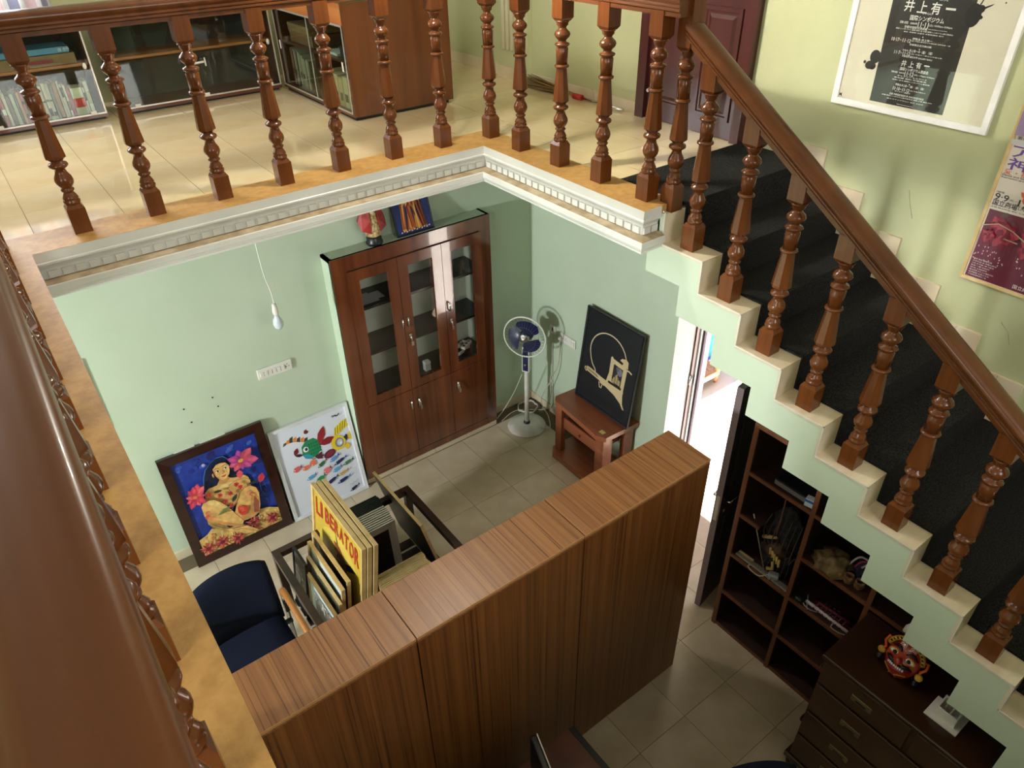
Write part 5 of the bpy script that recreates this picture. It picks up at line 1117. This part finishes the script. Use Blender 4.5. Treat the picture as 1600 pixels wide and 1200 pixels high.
for i in range(NV+1):
    t_ = PI/2*i/NV; row = []
    for k in range(NU):
        a_ = 2*PI*k/NU; x, z = 0.092*math.sin(t_)*math.cos(a_), 0.105+0.125*math.sin(t_)*math.sin(a_)
        row.append(mb.b.verts.new((x*(1.0 if z > 0.06 else 0.96), -0.075*math.cos(t_), z)))
    g.append(row)
for i in range(NV):
    for k in range(NU): mb.face([g[i][k], g[i][(k+1) % NU], g[i+1][(k+1) % NU], g[i+1][k]], True)
bmesh.ops.remove_doubles(mb.b, verts=mb.b.verts[:], dist=1e-6); mb.face(g[-1][::-1]) if False else None
mput(mb, 'face', mred)
def ondome(pts, r, lift=0.002): return [(x, zface(x, z)-lift, z) for x, z in pts]
def blob(x, z, rx, rz, ry=0.006, seg=14): return MB().ball((x, zface(x, z)-0.001, z), 1.0, (rx, ry, rz), seg, 8)
mput(MB().ball((0, -0.078, 0.098), 1.0, (0.020, 0.024, 0.026), 14, 10).ball((-0.018, -0.072, 0.09), 1, (0.012, 0.012, 0.010), 10, 8).ball((0.018, -0.072, 0.09), 1, (0.012, 0.012, 0.010), 10, 8), 'nose', mred)
for s_ in (-1, 1):
    mput(blob(s_*0.043, 0.128, 0.030, 0.018), 'eye_socket', mgold); mput(blob(s_*0.043, 0.128, 0.024, 0.0125, 0.010), 'eye', mwht); mput(blob(s_*0.040, 0.127, 0.013, 0.0115, 0.0155), 'pupil', mblk)
    mput(MB().tube(ondome([(s_*q, 0.150+w_) for q, w_ in ((0.012, 0.0), (0.03, 0.014), (0.05, 0.014), (0.072, -0.004))], 0, 0.003), [0.005, 0.010, 0.010, 0.004], 8), 'eyebrow', mblk)
    mput(MB().tube(ondome([(s_*q, 0.078+w_) for q, w_ in ((0.008, 0.0), (0.03, 0.004), (0.052, 0.012), (0.07, 0.006))], 0, 0.004), [0.006, 0.013, 0.012, 0.004], 8), 'moustache', mblk)
    for q in range(3): mput(MB().tube(ondome([(s_*0.010, 0.176+0.008*q), (s_*0.028, 0.184+0.008*q), (s_*0.044, 0.178+0.007*q)], 0, 0.003), 0.0022, 6), 'forehead_mark', mwht)
    mput(MB().tube([(s_*0.088, -0.01, 0.155), (s_*0.112, -0.02, 0.165), (s_*0.116, -0.02, 0.13), (s_*0.100, -0.015, 0.10), (s_*0.104, -0.02, 0.085)], 0.008, 8), 'ear', mora)
    mput(MB().lathe([(0, 0.020), (0.008, 0.021), (0.014, 0.016), (0.016, 0.006)], (s_*0.108, -0.015, 0.072), 16, Matrix.Rotation(PI/2, 3, 'X')), 'earring', mgold)
    mput(MB().tube([(s_*0.10, -0.006, 0.052), (s_*0.105, -0.008, 0.02), (s_*0.098, -0.006, 0.0)], [0.016, 0.018, 0.006], 10), 'tassel', mblk)
    mput(MB().tube([(s_*0.062, 0.0, 0.228), (s_*0.066, 0.0, 0.26), (s_*0.058, -0.004, 0.288)], [0.022, 0.018, 0.010], 12), 'horn', mwht); mput(MB().tube([(s_*0.0585, -0.004, 0.284), (s_*0.055, -0.006, 0.30)], [0.012, 0.003], 10), 'horn_tip', colmat((120, 24, 34), 0.3), 'dark red horn tip')
mput(MB().tube(ondome([(-0.052, 0.062), (-0.03, 0.054), (0, 0.050), (0.03, 0.054), (0.052, 0.062)], 0, 0.001), [0.006, 0.013, 0.016, 0.013, 0.006], 8), 'mouth', mpink)
for k in range(8): mput(MB().ball((-0.040+0.0114*k, zface(-0.04+0.0114*k, 0.062)-0.012, 0.064+0.06*abs(-0.04+0.0114*k)**1.3), 1, (0.0056, 0.005, 0.008), 8, 6), 'tooth', mwht)
for s_ in (-1, 1): mput(MB().tube(ondome([(s_*0.06, 0.035), (s_*0.03, 0.022), (s_*0.012, 0.008), (s_*0.02, -0.006)], 0, 0.002), 0.0028, 6), 'beard_line', mgold)
mput(MB().tube([(0.094*math.cos(math.radians(q)), -0.022-0.03*math.sin(math.radians(q)), 0.125+0.098*math.sin(math.radians(q))) for q in range(8, 174, 11)], 0.014, 10), 'crown', mgold)
for q in range(16, 168, 12): mput(MB().ball((0.094*math.cos(math.radians(q)), -0.036-0.03*math.sin(math.radians(q)), 0.125+0.100*math.sin(math.radians(q))), 0.005, (1.5, 0.8, 1), 8, 6), 'crown_bead', mblk)
mput(MB().lathe([(0, 0.006), (0.006, 0.004)], (0, zface(0, 0.168)-0.001, 0.168), 10, Matrix.Rotation(PI/2, 3, 'X')), 'brow_jewel', mgold)
t = thing('card_stand', 'white open-topped card holder on a square white base, on the chest', 'stand', (-0.375, -3.92, CZ))
build(MB().box(-0.445, -0.305, -3.995, -3.84, CZ+0.0005, CZ+0.010, 0.002), 'base', M['plastic'], t)
build(MB().box(-0.418, -0.41, -3.968, -3.87, CZ+0.010, CZ+0.075).box(-0.34, -0.332, -3.968, -3.87, CZ+0.010, CZ+0.085).box(-0.41, -0.34, -3.968, -3.96, CZ+0.010, CZ+0.075).box(-0.41, -0.34, -3.878, -3.87, CZ+0.010, CZ+0.075), 'holder_box', M['plastic'], t)
build(MB().box(-0.405, -0.345, -3.93, -3.924, CZ+0.010, CZ+0.06).box(-0.39, -0.36, -3.9, -3.895, CZ+0.010, CZ+0.07), 'divider', plain('yellowed_plastic', (196, 188, 150), 0.5), t)

upper(True)
# ------------------------------------------------------------------ posters above the stair
o = thing('framed_poster', 'white framed poster of white calligraphic text on a black band with ink splashes', 'picture', (XW-0.002, -2.158, 3.28), (0, 0, -PI/2))
PW, PH = 0.917, 1.20
build(frame_bars(PW, PH, 0.034, 0.024), 'frame', noisy('white_wood_frame', (226, 226, 222), (238, 238, 236), 6, 0.4), o, False)
a = Art(); hx = PW/2
a.rect(-hx+0.03, 0.03, hx-0.03, PH-0.03, (226, 218, 196))
a.poly([(0.236-hx, 0.052), (0.668-hx, 0.052), (0.660-hx, 1.12), (0.212-hx, 1.12)], (36, 32, 30))
INK = (20, 18, 18)
a.ell(0.206-hx, 0.285, 0.032, 0.036, INK); a.ell(0.182-hx, 0.238, 0.026, 0.022, INK, 20); a.ell(0.200-hx, 0.235, 0.022, 0.02, INK); a.ell(0.150-hx, 0.250, 0.008, 0.009, INK)
a.ell(0.664-hx, 0.545, 0.040, 0.056, INK); a.ell(0.690-hx, 0.575, 0.024, 0.02, INK, 30); a.ell(0.70-hx, 0.54, 0.014, 0.01, INK)
a.poly([(0.690-hx, 0.565), (0.742-hx, 0.597), (0.75-hx, 0.606), (0.735-hx, 0.60), (0.69-hx, 0.58)], INK); a.poly([(0.675-hx, 0.58), (0.70-hx, 0.65), (0.706-hx, 0.66), (0.69-hx, 0.60)], INK); a.ell(0.80-hx, 0.615, 0.004, 0.004, INK)
a.build('print', M['printgloss'], o, -0.012)
WH = colmat((232, 230, 224), 0.5)
T_ = [('井', 0.300, 0.352, 0.558, 0.058), ('上', 0.372, 0.424, 0.558, 0.058), ('有', 0.444, 0.496, 0.558, 0.058), ('一', 0.520, 0.572, 0.562, 0.010), ('井上有一研究', 0.38, 0.52, 0.604, 0.018), ('を中心に', 0.404, 0.458, 0.530, 0.012), ('国際シンポジウム', 0.345, 0.530, 0.503, 0.026),
      ('【第1回】 2000年', 0.297, 0.395, 0.476, 0.012), ('11·11', 0.398, 0.455, 0.474, 0.026), ('(土) 10:00am–5:00pm', 0.458, 0.582, 0.476, 0.013), ('京都市国際交流会館', 0.327, 0.455, 0.456, 0.013), ('Kyoto International Community House', 0.46, 0.56, 0.457, 0.006),
      ('講演 シンポジウム 柳原 睦夫 他 主催 国際シンポジウム実行委員会', 0.282, 0.597, 0.444, 0.007), ('後援 京都府 京都市 京都新聞社 協力', 0.330, 0.550, 0.432, 0.006), ('・', 0.44, 0.446, 0.416, 0.006), ('展覧会 井上有一', 0.39, 0.50, 0.402, 0.012), ('10·17', 0.274, 0.318, 0.389, 0.018), ('(火) ―', 0.319, 0.336, 0.389, 0.009), ('11·12', 0.338, 0.384, 0.389, 0.018), ('(日) 午前九時半から午後五時 月曜休館 一般', 0.386, 0.600, 0.391, 0.007), ('京都国立近代美術館', 0.382, 0.504, 0.373, 0.010),
      ('・', 0.44, 0.446, 0.355, 0.006), ('展覧会', 0.352, 0.385, 0.341, 0.008), ('井上有一の〈書〉〈魂〉', 0.39, 0.52, 0.343, 0.015), ('11·7', 0.308, 0.342, 0.326, 0.018), ('(火) ―', 0.343, 0.357, 0.326, 0.009), ('11·12', 0.358, 0.400, 0.326, 0.018), ('(日) 午前十一時から午後七時', 0.402, 0.577, 0.327, 0.007), ('京都造形芸術大学 GALLERY RAKU', 0.357, 0.527, 0.312, 0.011),
      ('井', 0.366, 0.394, 0.276, 0.032), ('上', 0.408, 0.436, 0.276, 0.032), ('有', 0.450, 0.478, 0.276, 0.032), ('一', 0.494, 0.524, 0.280, 0.006), ('国際シンポジウム懇談会', 0.366, 0.528, 0.247, 0.017), ('【第2回】 2000年', 0.323, 0.398, 0.226, 0.009), ('11·12', 0.400, 0.450, 0.226, 0.022), ('(日) 1:00pm–5:00pm', 0.453, 0.567, 0.226, 0.009), ('ギャラリー ヒルゲート', 0.361, 0.532, 0.210, 0.010), ('参加費 無料 先着百名', 0.345, 0.53, 0.199, 0.007), ('お問い合せ 国際シンポジウム事務局', 0.339, 0.553, 0.187, 0.006),
      ('・', 0.44, 0.446, 0.173, 0.006), ('展覧会 井上有一〈書〉〈鳥〉〈風〉', 0.365, 0.530, 0.163, 0.013), ('11·10', 0.356, 0.395, 0.142, 0.018), ('(金) ―', 0.396, 0.410, 0.142, 0.009), ('11·12', 0.412, 0.452, 0.142, 0.018), ('(日) 午前十時から', 0.454, 0.544, 0.143, 0.007), ('ギャラリー 高瀬川', 0.37, 0.46, 0.128, 0.008), ('主催 京都造形芸術大学 日本文化藝術財団', 0.344, 0.543, 0.111, 0.011), ('共催 国際シンポジウム実行委員会 協賛 企画 構成 制作', 0.301, 0.595, 0.099, 0.006), ('協力 ウナックサロン 後援 文化庁', 0.335, 0.551, 0.084, 0.006), ('Design Inoue Symposium 2000', 0.402, 0.498, 0.062, 0.006)]
fit_text([(tx, x0-hx, x1-hx, z, h) for tx, x0, x1, z, h in T_], 'lettering', WH, o, -0.0135)
fit_text([('M.', 0.040-hx, 0.062-hx, 0.053, 0.02)], 'lettering', colmat((30, 28, 28), 0.5), o, -0.0135)
build(MB().box(-hx+0.034, hx-0.034, -0.0165, -0.0155, 0.034, PH-0.034), 'glazing', M['glass'], o, False)

o = thing('framed_poster', 'oak framed theatre poster with crimson flowers and purple lettering by the stair', 'picture', (XW-0.002, -3.125, 2.505), (0, 0, -PI/2))
PW, PH = 0.77, 1.07; hx = 0.385-0.006
build(frame_bars(PW, PH, 0.016, 0.022), 'frame', M['oak'], o, False)
a = Art(); a.rect(-0.37, 0.014, 0.37, 1.056, (216, 204, 190)); a.rect(-0.361, 0.018, 0.361, 0.415, (98, 34, 54))
rnd = random.Random(11)
for k in range(26): a.ell(-0.35+0.7*rnd.random(), 0.25+0.15*rnd.random(), 0.02+0.02*rnd.random(), 0.012, (84, 60, 60), rnd.uniform(0, 180))
for cx, cz, r_ in ((-0.295, 0.345, .05), (-0.245, 0.30, .085), (-0.12, 0.335, .06), (0.02, 0.31, .08), (0.16, 0.335, .06), (0.26, 0.30, .08), (-0.10, 0.26, .06), (-0.315, 0.28, .04), (0.12, 0.26, .06)):
    for ring_, c in ((1.0, (118, 24, 46)), (0.75, (146, 36, 60)), (0.5, (108, 18, 40))):
        for q in range(9): a.petal(cx, cz, r_*ring_, r_*0.26, q*40+rnd.random()*30, c if q % 3 else (164, 58, 74))
for pts in ([(-0.36, 0.33), (-0.28, 0.36), (-0.2, 0.34), (-0.12, 0.30)], [(-0.23, 0.29), (-0.16, 0.285)], [(-0.12, 0.31), (-0.04, 0.38)], [(0.0, 0.30), (0.1, 0.36), (0.2, 0.33)]): a.stroke(pts, 0.005, (170, 164, 130))
for k in range(90): u = rnd.random()*0.7-0.35; a.ell(u, 0.245-0.1*rnd.random()+0.02*math.sin(8*u), 0.0028, 0.005, (206, 190, 186), n=6)
for k in range(34): u = -0.35+0.7*k/33; a.rect(u, 0.17+0.02*math.sin(3*u), u+0.0015, 0.30, (126, 44, 66))
a.rect(-0.361, 0.82, 0.361, 1.045, (130, 112, 140))
for k in range(40): a.ell(-0.34+0.68*rnd.random(), 0.83+0.2*rnd.random(), 0.03*rnd.random()+0.01, 0.01, rnd.choice(((110, 96, 134), (150, 130, 156), (120, 84, 110))), rnd.uniform(0, 180))
for k in range(7): a.petal(-0.19+0.02*k, 0.525, 0.05, 0.012, 140-30*k, (206, 96, 66))
a.ell(-0.18, 0.52, 0.03, 0.025, (206, 90, 62)); a.ell(0.1, 0.53, 0.05, 0.03, (196, 84, 60))
a.rect(-0.361, 0.776, -0.29, 0.801, (176, 176, 176))
a.build('print', M['printgloss'], o, -0.011)
def tl2(lines): return [(tx, x0-hx, x1-hx, z+0.010, h) for tx, x0, x1, z, h in lines]
fit_text(tl2([('アジア', 0.020, 0.40, 0.722, 0.062), ('神・舞', 0.020, 0.40, 0.658, 0.062)]), 'lettering', colmat((104, 74, 150), 0.5), o, -0.0125)
fit_text(tl2([('愛・祈り・芸能', 0.020, 0.30, 0.614, 0.030)]), 'lettering', colmat((206, 104, 92), 0.5), o, -0.0125)
fit_text(tl2([('第5回', 0.022, 0.085, 0.788, 0.018), ('Asian Traditional Performing Arts', 0.018, 0.24, 0.772, 0.008), ('Dance and Song of the Gods of Asia', 0.016, 0.30, 0.594, 0.012), ('Expression of Love and Prayer', 0.016, 0.24, 0.582, 0.009), ('1987年', 0.020, 0.060, 0.503, 0.012), ('9·9', 0.020, 0.090, 0.478, 0.036), ('(水) ―', 0.093, 0.136, 0.475, 0.012), ('12', 0.140, 0.195, 0.472, 0.036), ('国立劇場', 0.020, 0.145, 0.446, 0.034), ('［大劇場］', 0.150, 0.24, 0.448, 0.022), ('主催 国立劇場 後援 文化庁 外務省', 0.018, 0.26, 0.421, 0.006)]), 'lettering', colmat((44, 42, 46), 0.5), o, -0.0125)
fit_text(tl2([(('構成 演出 芸能公演', '九月九日 水 午後六時半', '十日 木 午後一時 六時半', '料金 一等 4,000円', '学生 2,800円', '国立劇場 チケット電話予約', '前売開始 七月二十日', '千代田区隼町四番一号')[k], 0.030, 0.030+(0.10, 0.13, 0.12, 0.10, 0.09, 0.13, 0.11, 0.10)[k], 0.118-0.0135*k, 0.008) for k in range(8)] + [('国立劇場', 0.27, 0.37, 0.034, 0.024)]), 'lettering', colmat((216, 204, 206), 0.5), o, -0.0125)

# ------------------------------------------------------------------ showcases upstairs with books
def showcase(name, label, x0, x1, y0, y1, z1):
    t = thing(name, label, 'showcase', ((x0+x1)/2, y0, ZU))
    build(MB().box(x0, x0+0.022, y0+0.012, y1, ZU+0.02, z1).box(x1-0.022, x1, y0+0.012, y1, ZU+0.02, z1), 'side_panel', M['show_dark'], t)
    build(MB().box(x0, x1, y1, y1+0.012, ZU+0.02, z1), 'back_panel', plain('dark_case_back', (44, 36, 34), 0.7) if 'dark_case_back' not in bpy.data.materials else bpy.data.materials['dark_case_back'], t)
    build(MB().box(x0+0.02, x1-0.02, y0+0.03, y1-0.02, ZU+0.001, ZU+0.02), 'plinth', M['dark'], t)
    build(MB().box(x0, x1, y0, y1, ZU+0.02, ZU+0.045), 'base_board', M['show_dark'], t)
    build(MB().box(x0, x1, y0, y1, z1, z1+0.03), 'top_board', M['show_dark'], t)
    build(MB().box(x0+0.022, x1-0.022, y0+0.05, y1, 3.285, 3.305), 'shelf', M['show_x'], t)
    d = build(MB().box(x0+0.01, x1-0.01, y0-0.004, y0, ZU+0.05, z1-0.005), 'glass_door', M['glass_g'], t)
    build(ring_boxes(MB(), x0+0.004, x1-0.004, ZU+0.046, z1, 0.012, y0-0.008, y0-0.0045), 'aluminium_trim', M['alu'], t)
    for hx_ in (x0+0.1, (x0+x1)/2, x1-0.1): build(MB().box(hx_-0.022, hx_+0.022, y0-0.014, y0-0.008, ZU+0.048, ZU+0.078, 0.004), 'glass_clip', M['plastic'], t)
    build(MB().lathe([(0, 0.020), (0.008, 0.020), (0.010, 0.006)], (x1-0.055, y0-0.004, 3.29), 14, Matrix.Rotation(PI/2, 3, 'X') @ Matrix.Diagonal((0.7, 1.2, 1))), 'lock', M['plastic'], t)
    return t
YS = 2.62
showcase('showcase', 'glass fronted showcase of upright books at the far end of the gallery', -3.7, -2.185, YS, YS+0.40, 3.56)
s2 = showcase('showcase', 'nearly empty glass fronted showcase between the bookcase and the wooden counter', -2.045, -0.70, YS, YS+0.40, 3.56)
build(MB().tube([(-1.42, YS-0.02, 3.20), (-1.34, YS-0.02, 3.205)], 0.009, 8).box(-1.335, -1.325, YS-0.024, YS-0.01, 3.17, 3.235), 'door_catch', M['plastic'], s2)
cu = thing('counter_showcase', 'warm wooden counter with a glazed front and green glass top', 'counter', (-0.22, 1.9, ZU))
X0, X1, Y0, Y1 = -0.676, 0.24, 1.19, 2.60
build(MB().box(X0, X1, Y0, Y0+0.022, ZU+0.03, 3.715), 'end_panel', M['show'], cu)
build(MB().box(X0, X1, Y1-0.02, Y1, ZU+0.03, 3.715), 'end_panel', M['show'], cu)
build(MB().box(-0.24, -0.22, Y0+0.022, Y1-0.02, ZU+0.05, 3.70), 'back_panel', M['show_dark'], cu)
build(MB().box(X0+0.02, X1-0.03, Y0+0.03, Y1-0.02, ZU+0.001, ZU+0.03), 'plinth', M['dark'], cu)
build(MB().box(X0, X1, Y0+0.022, Y1-0.02, ZU+0.03, ZU+0.052), 'base_board', M['show_dark'], cu)
build(MB().box(X0, X0+0.02, Y0+0.022, Y1-0.02, 3.565, 3.715), 'drawer_front', wood('light_counter_wood', (176, 106, 52), (196, 128, 70), 'y', 14, 0.35, 0.2), cu)
build(MB().box(X0+0.02, -0.24, Y0+0.022, Y1-0.02, 3.555, 3.575), 'inner_top', M['show_dark'], cu)
build(MB().box(X0-0.02, X1+0.02, Y0-0.02, Y1+0.02, 3.716, 3.728), 'glass_top', M['glass_g'], cu)
build(MB().box(X0+0.03, -0.24, Y0+0.022, Y1-0.02, 3.285, 3.305), 'shelf', M['show_dark'], cu)
build(MB().box(X0+0.02, -0.24, 1.84, 1.86, ZU+0.052, 3.285), 'upright', M['show_dark'], cu)
build(MB().box(X0-0.004, X0, Y0+0.03, 1.885, ZU+0.055, 3.56).box(X0+0.006, X0+0.010, 1.86, Y1-0.03, ZU+0.055, 3.56), 'glass_door', M['glass_g'], cu)
tr_ = MB()
for bx in ((Y0+0.022, Y0+0.036, ZU+0.052, 3.565), (Y1-0.036, Y1-0.022, ZU+0.052, 3.565), (Y0+0.036, Y1-0.036, 3.553, 3.567), (Y0+0.036, Y1-0.036, ZU+0.052, ZU+0.064), (1.86, 1.87, ZU+0.064, 3.553)): tr_.box(X0-0.008, X0-0.0045, *bx)
build(tr_, 'aluminium_trim', M['alu'], cu)
for y in (1.27, 2.50): build(MB().box(X0-0.014, X0-0.008, y-0.012, y+0.012, 3.24, 3.31, 0.004), 'glass_catch', M['plastic'], cu)

def book(label, group, loc, rot, th, dep, hgt, cover, pages=(222, 214, 196), bands=()):
    t = thing('book', label, 'book', loc, rot, group)
    # local: spine faces -Y, thickness along X, height Z
    build(MB().box(0, 0.003, 0, dep, 0, hgt).box(th-0.003, th, 0, dep, 0, hgt).box(0, th, 0, 0.003, 0, hgt), 'cover', colmat(cover, 0.6), t, False)
    build(MB().box(0.003, th-0.003, 0.003, dep-0.004, 0.004, hgt-0.004), 'page_block', colmat(pages, 0.9), t, False)
    for z0, z1, c in bands: build(MB().box(0.002, th-0.002, -0.0008, 0.0002, z0*hgt, z1*hgt), 'spine_label', colmat(c, 0.6), t, False)
    return t
CREAM, TAN, REDC, BLK, GRY, PALE, OCH = (216, 206, 180), (150, 122, 84), (176, 44, 50), (30, 28, 30), (120, 112, 104), (226, 222, 206), (166, 112, 46)
row = [(0.030, .24, PALE, [(.3,.7,(190,184,160))]), (0.016, .20, CREAM, [(.5,.8,BLK)]), (0.085, .205, PALE, [(.28,.62,(206,52,44))]), (0.024, .21, REDC, []), (0.018, .235, PALE, [(.2,.5,GRY)]), (0.020, .245, CREAM, [(.6,.9,BLK)]), (0.014, .27, PALE, [(.3,.8,(200,190,160))]), (0.030, .265, OCH, []), (0.022, .26, GRY, []), (0.024, .262, CREAM, [(.08,.2,BLK),(.5,.55,BLK)]), (0.024, .27, CREAM, [(.1,.32,BLK),(.5,.56,BLK)]),
       (0.026, .25, CREAM, [(.5,.56,BLK)]), (0.020, .24, (196,180,150), []), (0.022, .18, BLK, [(.3,.5,CREAM)]), (0.024, .25, CREAM, [(.2,.25,BLK)]), (0.018, .22, TAN, []), (0.022, .215, (150,60,56), [(.3,.6,BLK)]), (0.020, .235, (196,84,96), [(.2,.3,BLK),(.6,.7,BLK)]), (0.020, .23, (206,150,96), []), (0.016, .26, GRY, []), (0.026, .225, (186,190,170), []), (0.028, .19, (110,90,70), []), (0.022, .24, CREAM, []), (0.026, .21, REDC, [(.4,.6,PALE)])]
cname = {PALE: 'white', CREAM: 'cream', REDC: 'red', BLK: 'black', GRY: 'grey', TAN: 'tan', OCH: 'ochre'}
CARD = [w_ for w_ in ORD] + ['seventeenth', 'eighteenth', 'nineteenth', 'twentieth', 'twenty-first', 'twenty-second', 'twenty-third', 'twenty-fourth', 'twenty-fifth']
xr = -2.255
for k, (th, hg, c, bands) in enumerate(row):
    xr -= th+0.0015
    book(f'{cname.get(c, "coloured")} book on the lower showcase shelf, {CARD[k]} from its right end', 'upright books in the far showcase', (xr, YS+0.07+0.01*math.sin(3*k), ZU+0.046), (0, 0, 0), th, 0.17, hg, c, bands=bands)
t = thing('book_box', 'flat brown slipcase with red label on the upper showcase shelf', 'box', (-2.6, YS+0.2, 3.305))
build(MB().box(-2.95, -2.27, YS+0.07, YS+0.33, 3.3055, 3.385, 0.003), 'slipcase', colmat((140, 108, 74)), t); build(MB().box(-2.62, -2.43, YS+0.0688, YS+0.0698, 3.33, 3.355), 'title_label', colmat((140, 44, 60)), t)
t = thing('flat_book', 'flat sky blue book with white lettering on top of the brown slipcase', 'book', (-2.6, YS+0.2, 3.386))
build(MB().box(-2.95, -2.30, YS+0.08, YS+0.32, 3.3855, 3.389).box(-2.95, -2.30, YS+0.08, YS+0.32, 3.431, 3.435).box(-2.95, -2.30, YS+0.08, YS+0.084, 3.3855, 3.435), 'cover', colmat((96, 150, 190)), t); build(MB().box(-2.94, -2.305, YS+0.084, YS+0.315, 3.3895, 3.4305), 'page_block', colmat((222, 214, 196)), t)
fit_text([('世界', 0.262, 0.305, 0.024, 0.028), ('全集', 0.225, 0.25, 0.024, 0.026)], 'lettering', colmat((226, 226, 220)), t, 0.0795-0.2)
# books in the counter (spines face -X)
row2 = [(0.022, .30, (190,120,70)), (0.020, .31, CREAM), (0.024, .28, (150,70,50)), (0.018, .30, PALE), (0.030, .26, (200,190,150)), (0.018, .29, BLK), (0.020, .30, PALE), (0.022, .29, CREAM), (0.022, .28, (186,180,140)), (0.034, .27, CREAM), (0.030, .25, (206,200,170)), (0.026, .24, (170,160,120)), (0.024, .25, PALE), (0.030, .24, (160,150,110))]
yy = 2.53
for k, (th, hg, c) in enumerate(row2):
    yy -= th+0.004
    book(f'{cname.get(c, "coloured")} book in the counter, {ORD[k]} from its far corner on the lower shelf', 'upright books in the counter', (X0+0.07, yy+th, ZU+0.0525), (0, 0, -PI/2), th, 0.2, hg, c, bands=[(.3, .45, GRY)] if k % 2 else [])
for k, (y, w_, h_, c) in enumerate(((1.80, 0.085, 0.235, (206, 190, 140)), (1.71, 0.075, 0.225, (196, 178, 128)), (1.625, 0.08, 0.235, (210, 194, 146)), (1.535, 0.075, 0.225, (190, 170, 124)), (1.45, 0.085, 0.24, (206, 190, 146)), (1.355, 0.08, 0.235, (186, 166, 120)))):
    t = thing('book_case_box', f'cream slipcased volume in the near half of the counter, {ORD[k]} from the middle upright', 'slipcase', (X0+0.16, y-w_/2, ZU+0.0525), (0, 0, 0), 'slipcased volumes in the counter')
    build(MB().box(X0+0.05, X0+0.26, y-w_, y, ZU+0.0525, ZU+0.0525+h_, 0.002), 'slipcase', colmat(c), t); build(MB().box(X0+0.0485, X0+0.0498, y-w_+0.015, y-0.015, ZU+0.1, ZU+0.16), 'spine_label', colmat((90, 84, 60)), t)
for k, (z, y0_, y1_, c, lb) in enumerate(((3.3055, 1.95, 2.42, (130, 96, 56), 'brown lettered wooden box on the upper counter shelf'), (3.391, 2.0, 2.44, (150, 120, 76), 'flat tan box on top of the lettered wooden box'), (3.3055, 1.27, 1.44, (40, 40, 44), 'dark boxed set at the near end of the upper counter shelf'))):
    t = thing('storage_box', lb, 'box', (X0+0.2, (y0_+y1_)/2, z))
    h_ = 0.085 if k != 1 else 0.06
    build(MB().box(X0+0.06, X0+0.34, y0_, y1_, z, z+h_, 0.003), 'carton', noisy('boxboard_%d' % k, tuple(int(v*0.9) for v in c), c, 20, 0.7), t); build(MB().box(X0+0.058, X0+0.342, y0_-0.002, y1_+0.002, z+h_-0.02, z+h_+0.002, 0.002), 'lid', colmat(c), t)
t = thing('open_book', 'open white book lying on the upper counter shelf', 'book', (X0+0.15, 1.62, 3.3055))
build(MB().box(X0+0.06, X0+0.26, 1.50, 1.62, 3.3056, 3.325, 0.004).box(X0+0.06, X0+0.26, 1.62, 1.75, 3.3056, 3.322, 0.004), 'page_block', colmat((214, 210, 200)), t); build(MB().box(X0+0.055, X0+0.265, 1.495, 1.755, 3.3053, 3.3056), 'cover', colmat((60, 60, 70)), t)
# striped cotton curtains in the back window
pk = [plain('curtain_white', (236, 232, 232), 0.9), plain('curtain_pink', (226, 196, 198), 0.9), plain('curtain_grey', (150, 152, 176), 0.9)]
for m_ in pk:
    b_ = m_.node_tree.nodes['Principled BSDF']; tr_n = m_.node_tree.nodes.new('ShaderNodeBsdfTranslucent'); mx_ = m_.node_tree.nodes.new('ShaderNodeMixShader'); mx_.inputs[0].default_value = 0.5
    tr_n.inputs[0].default_value = b_.inputs['Base Color'].default_value; l_ = m_.node_tree.links
    l_.new(b_.outputs[0], mx_.inputs[1]); l_.new(tr_n.outputs[0], mx_.inputs[2]); l_.new(mx_.outputs[0], m_.node_tree.nodes['Material Output'].inputs[0])
for q, (x0, x1) in enumerate(((-4.7, -3.54), (-3.44, -2.28))):
    t = thing('curtain', ('pink and grey striped curtain at the far left window', 'pink and grey striped curtain nearest the showcases')[q], 'curtain', ((x0+x1)/2, 3.17, 3.55), (0, 0, 0), 'striped curtains at the gallery window')
    n = 60; mb = MB(); V = []
    for i in range(n+1):
        x = x0+(x1-x0)*i/n; y = 3.15+0.018*math.sin(i*0.9)
        V.append([mb.b.verts.new((x, y, z)) for z in (3.5, 5.2)])
    for i in range(n):
        f = mb.face([V[i][0], V[i+1][0], V[i+1][1], V[i][1]], True); f.material_index = (2, 0, 1, 1, 0, 2)[(i//2) % 6]
    build(mb, 'fabric', pk, t); build(MB().tube([(x0-0.03, 3.16, 5.21), (x1+0.03, 3.16, 5.21)], 0.012, 8), 'rod', M['steel'], t)
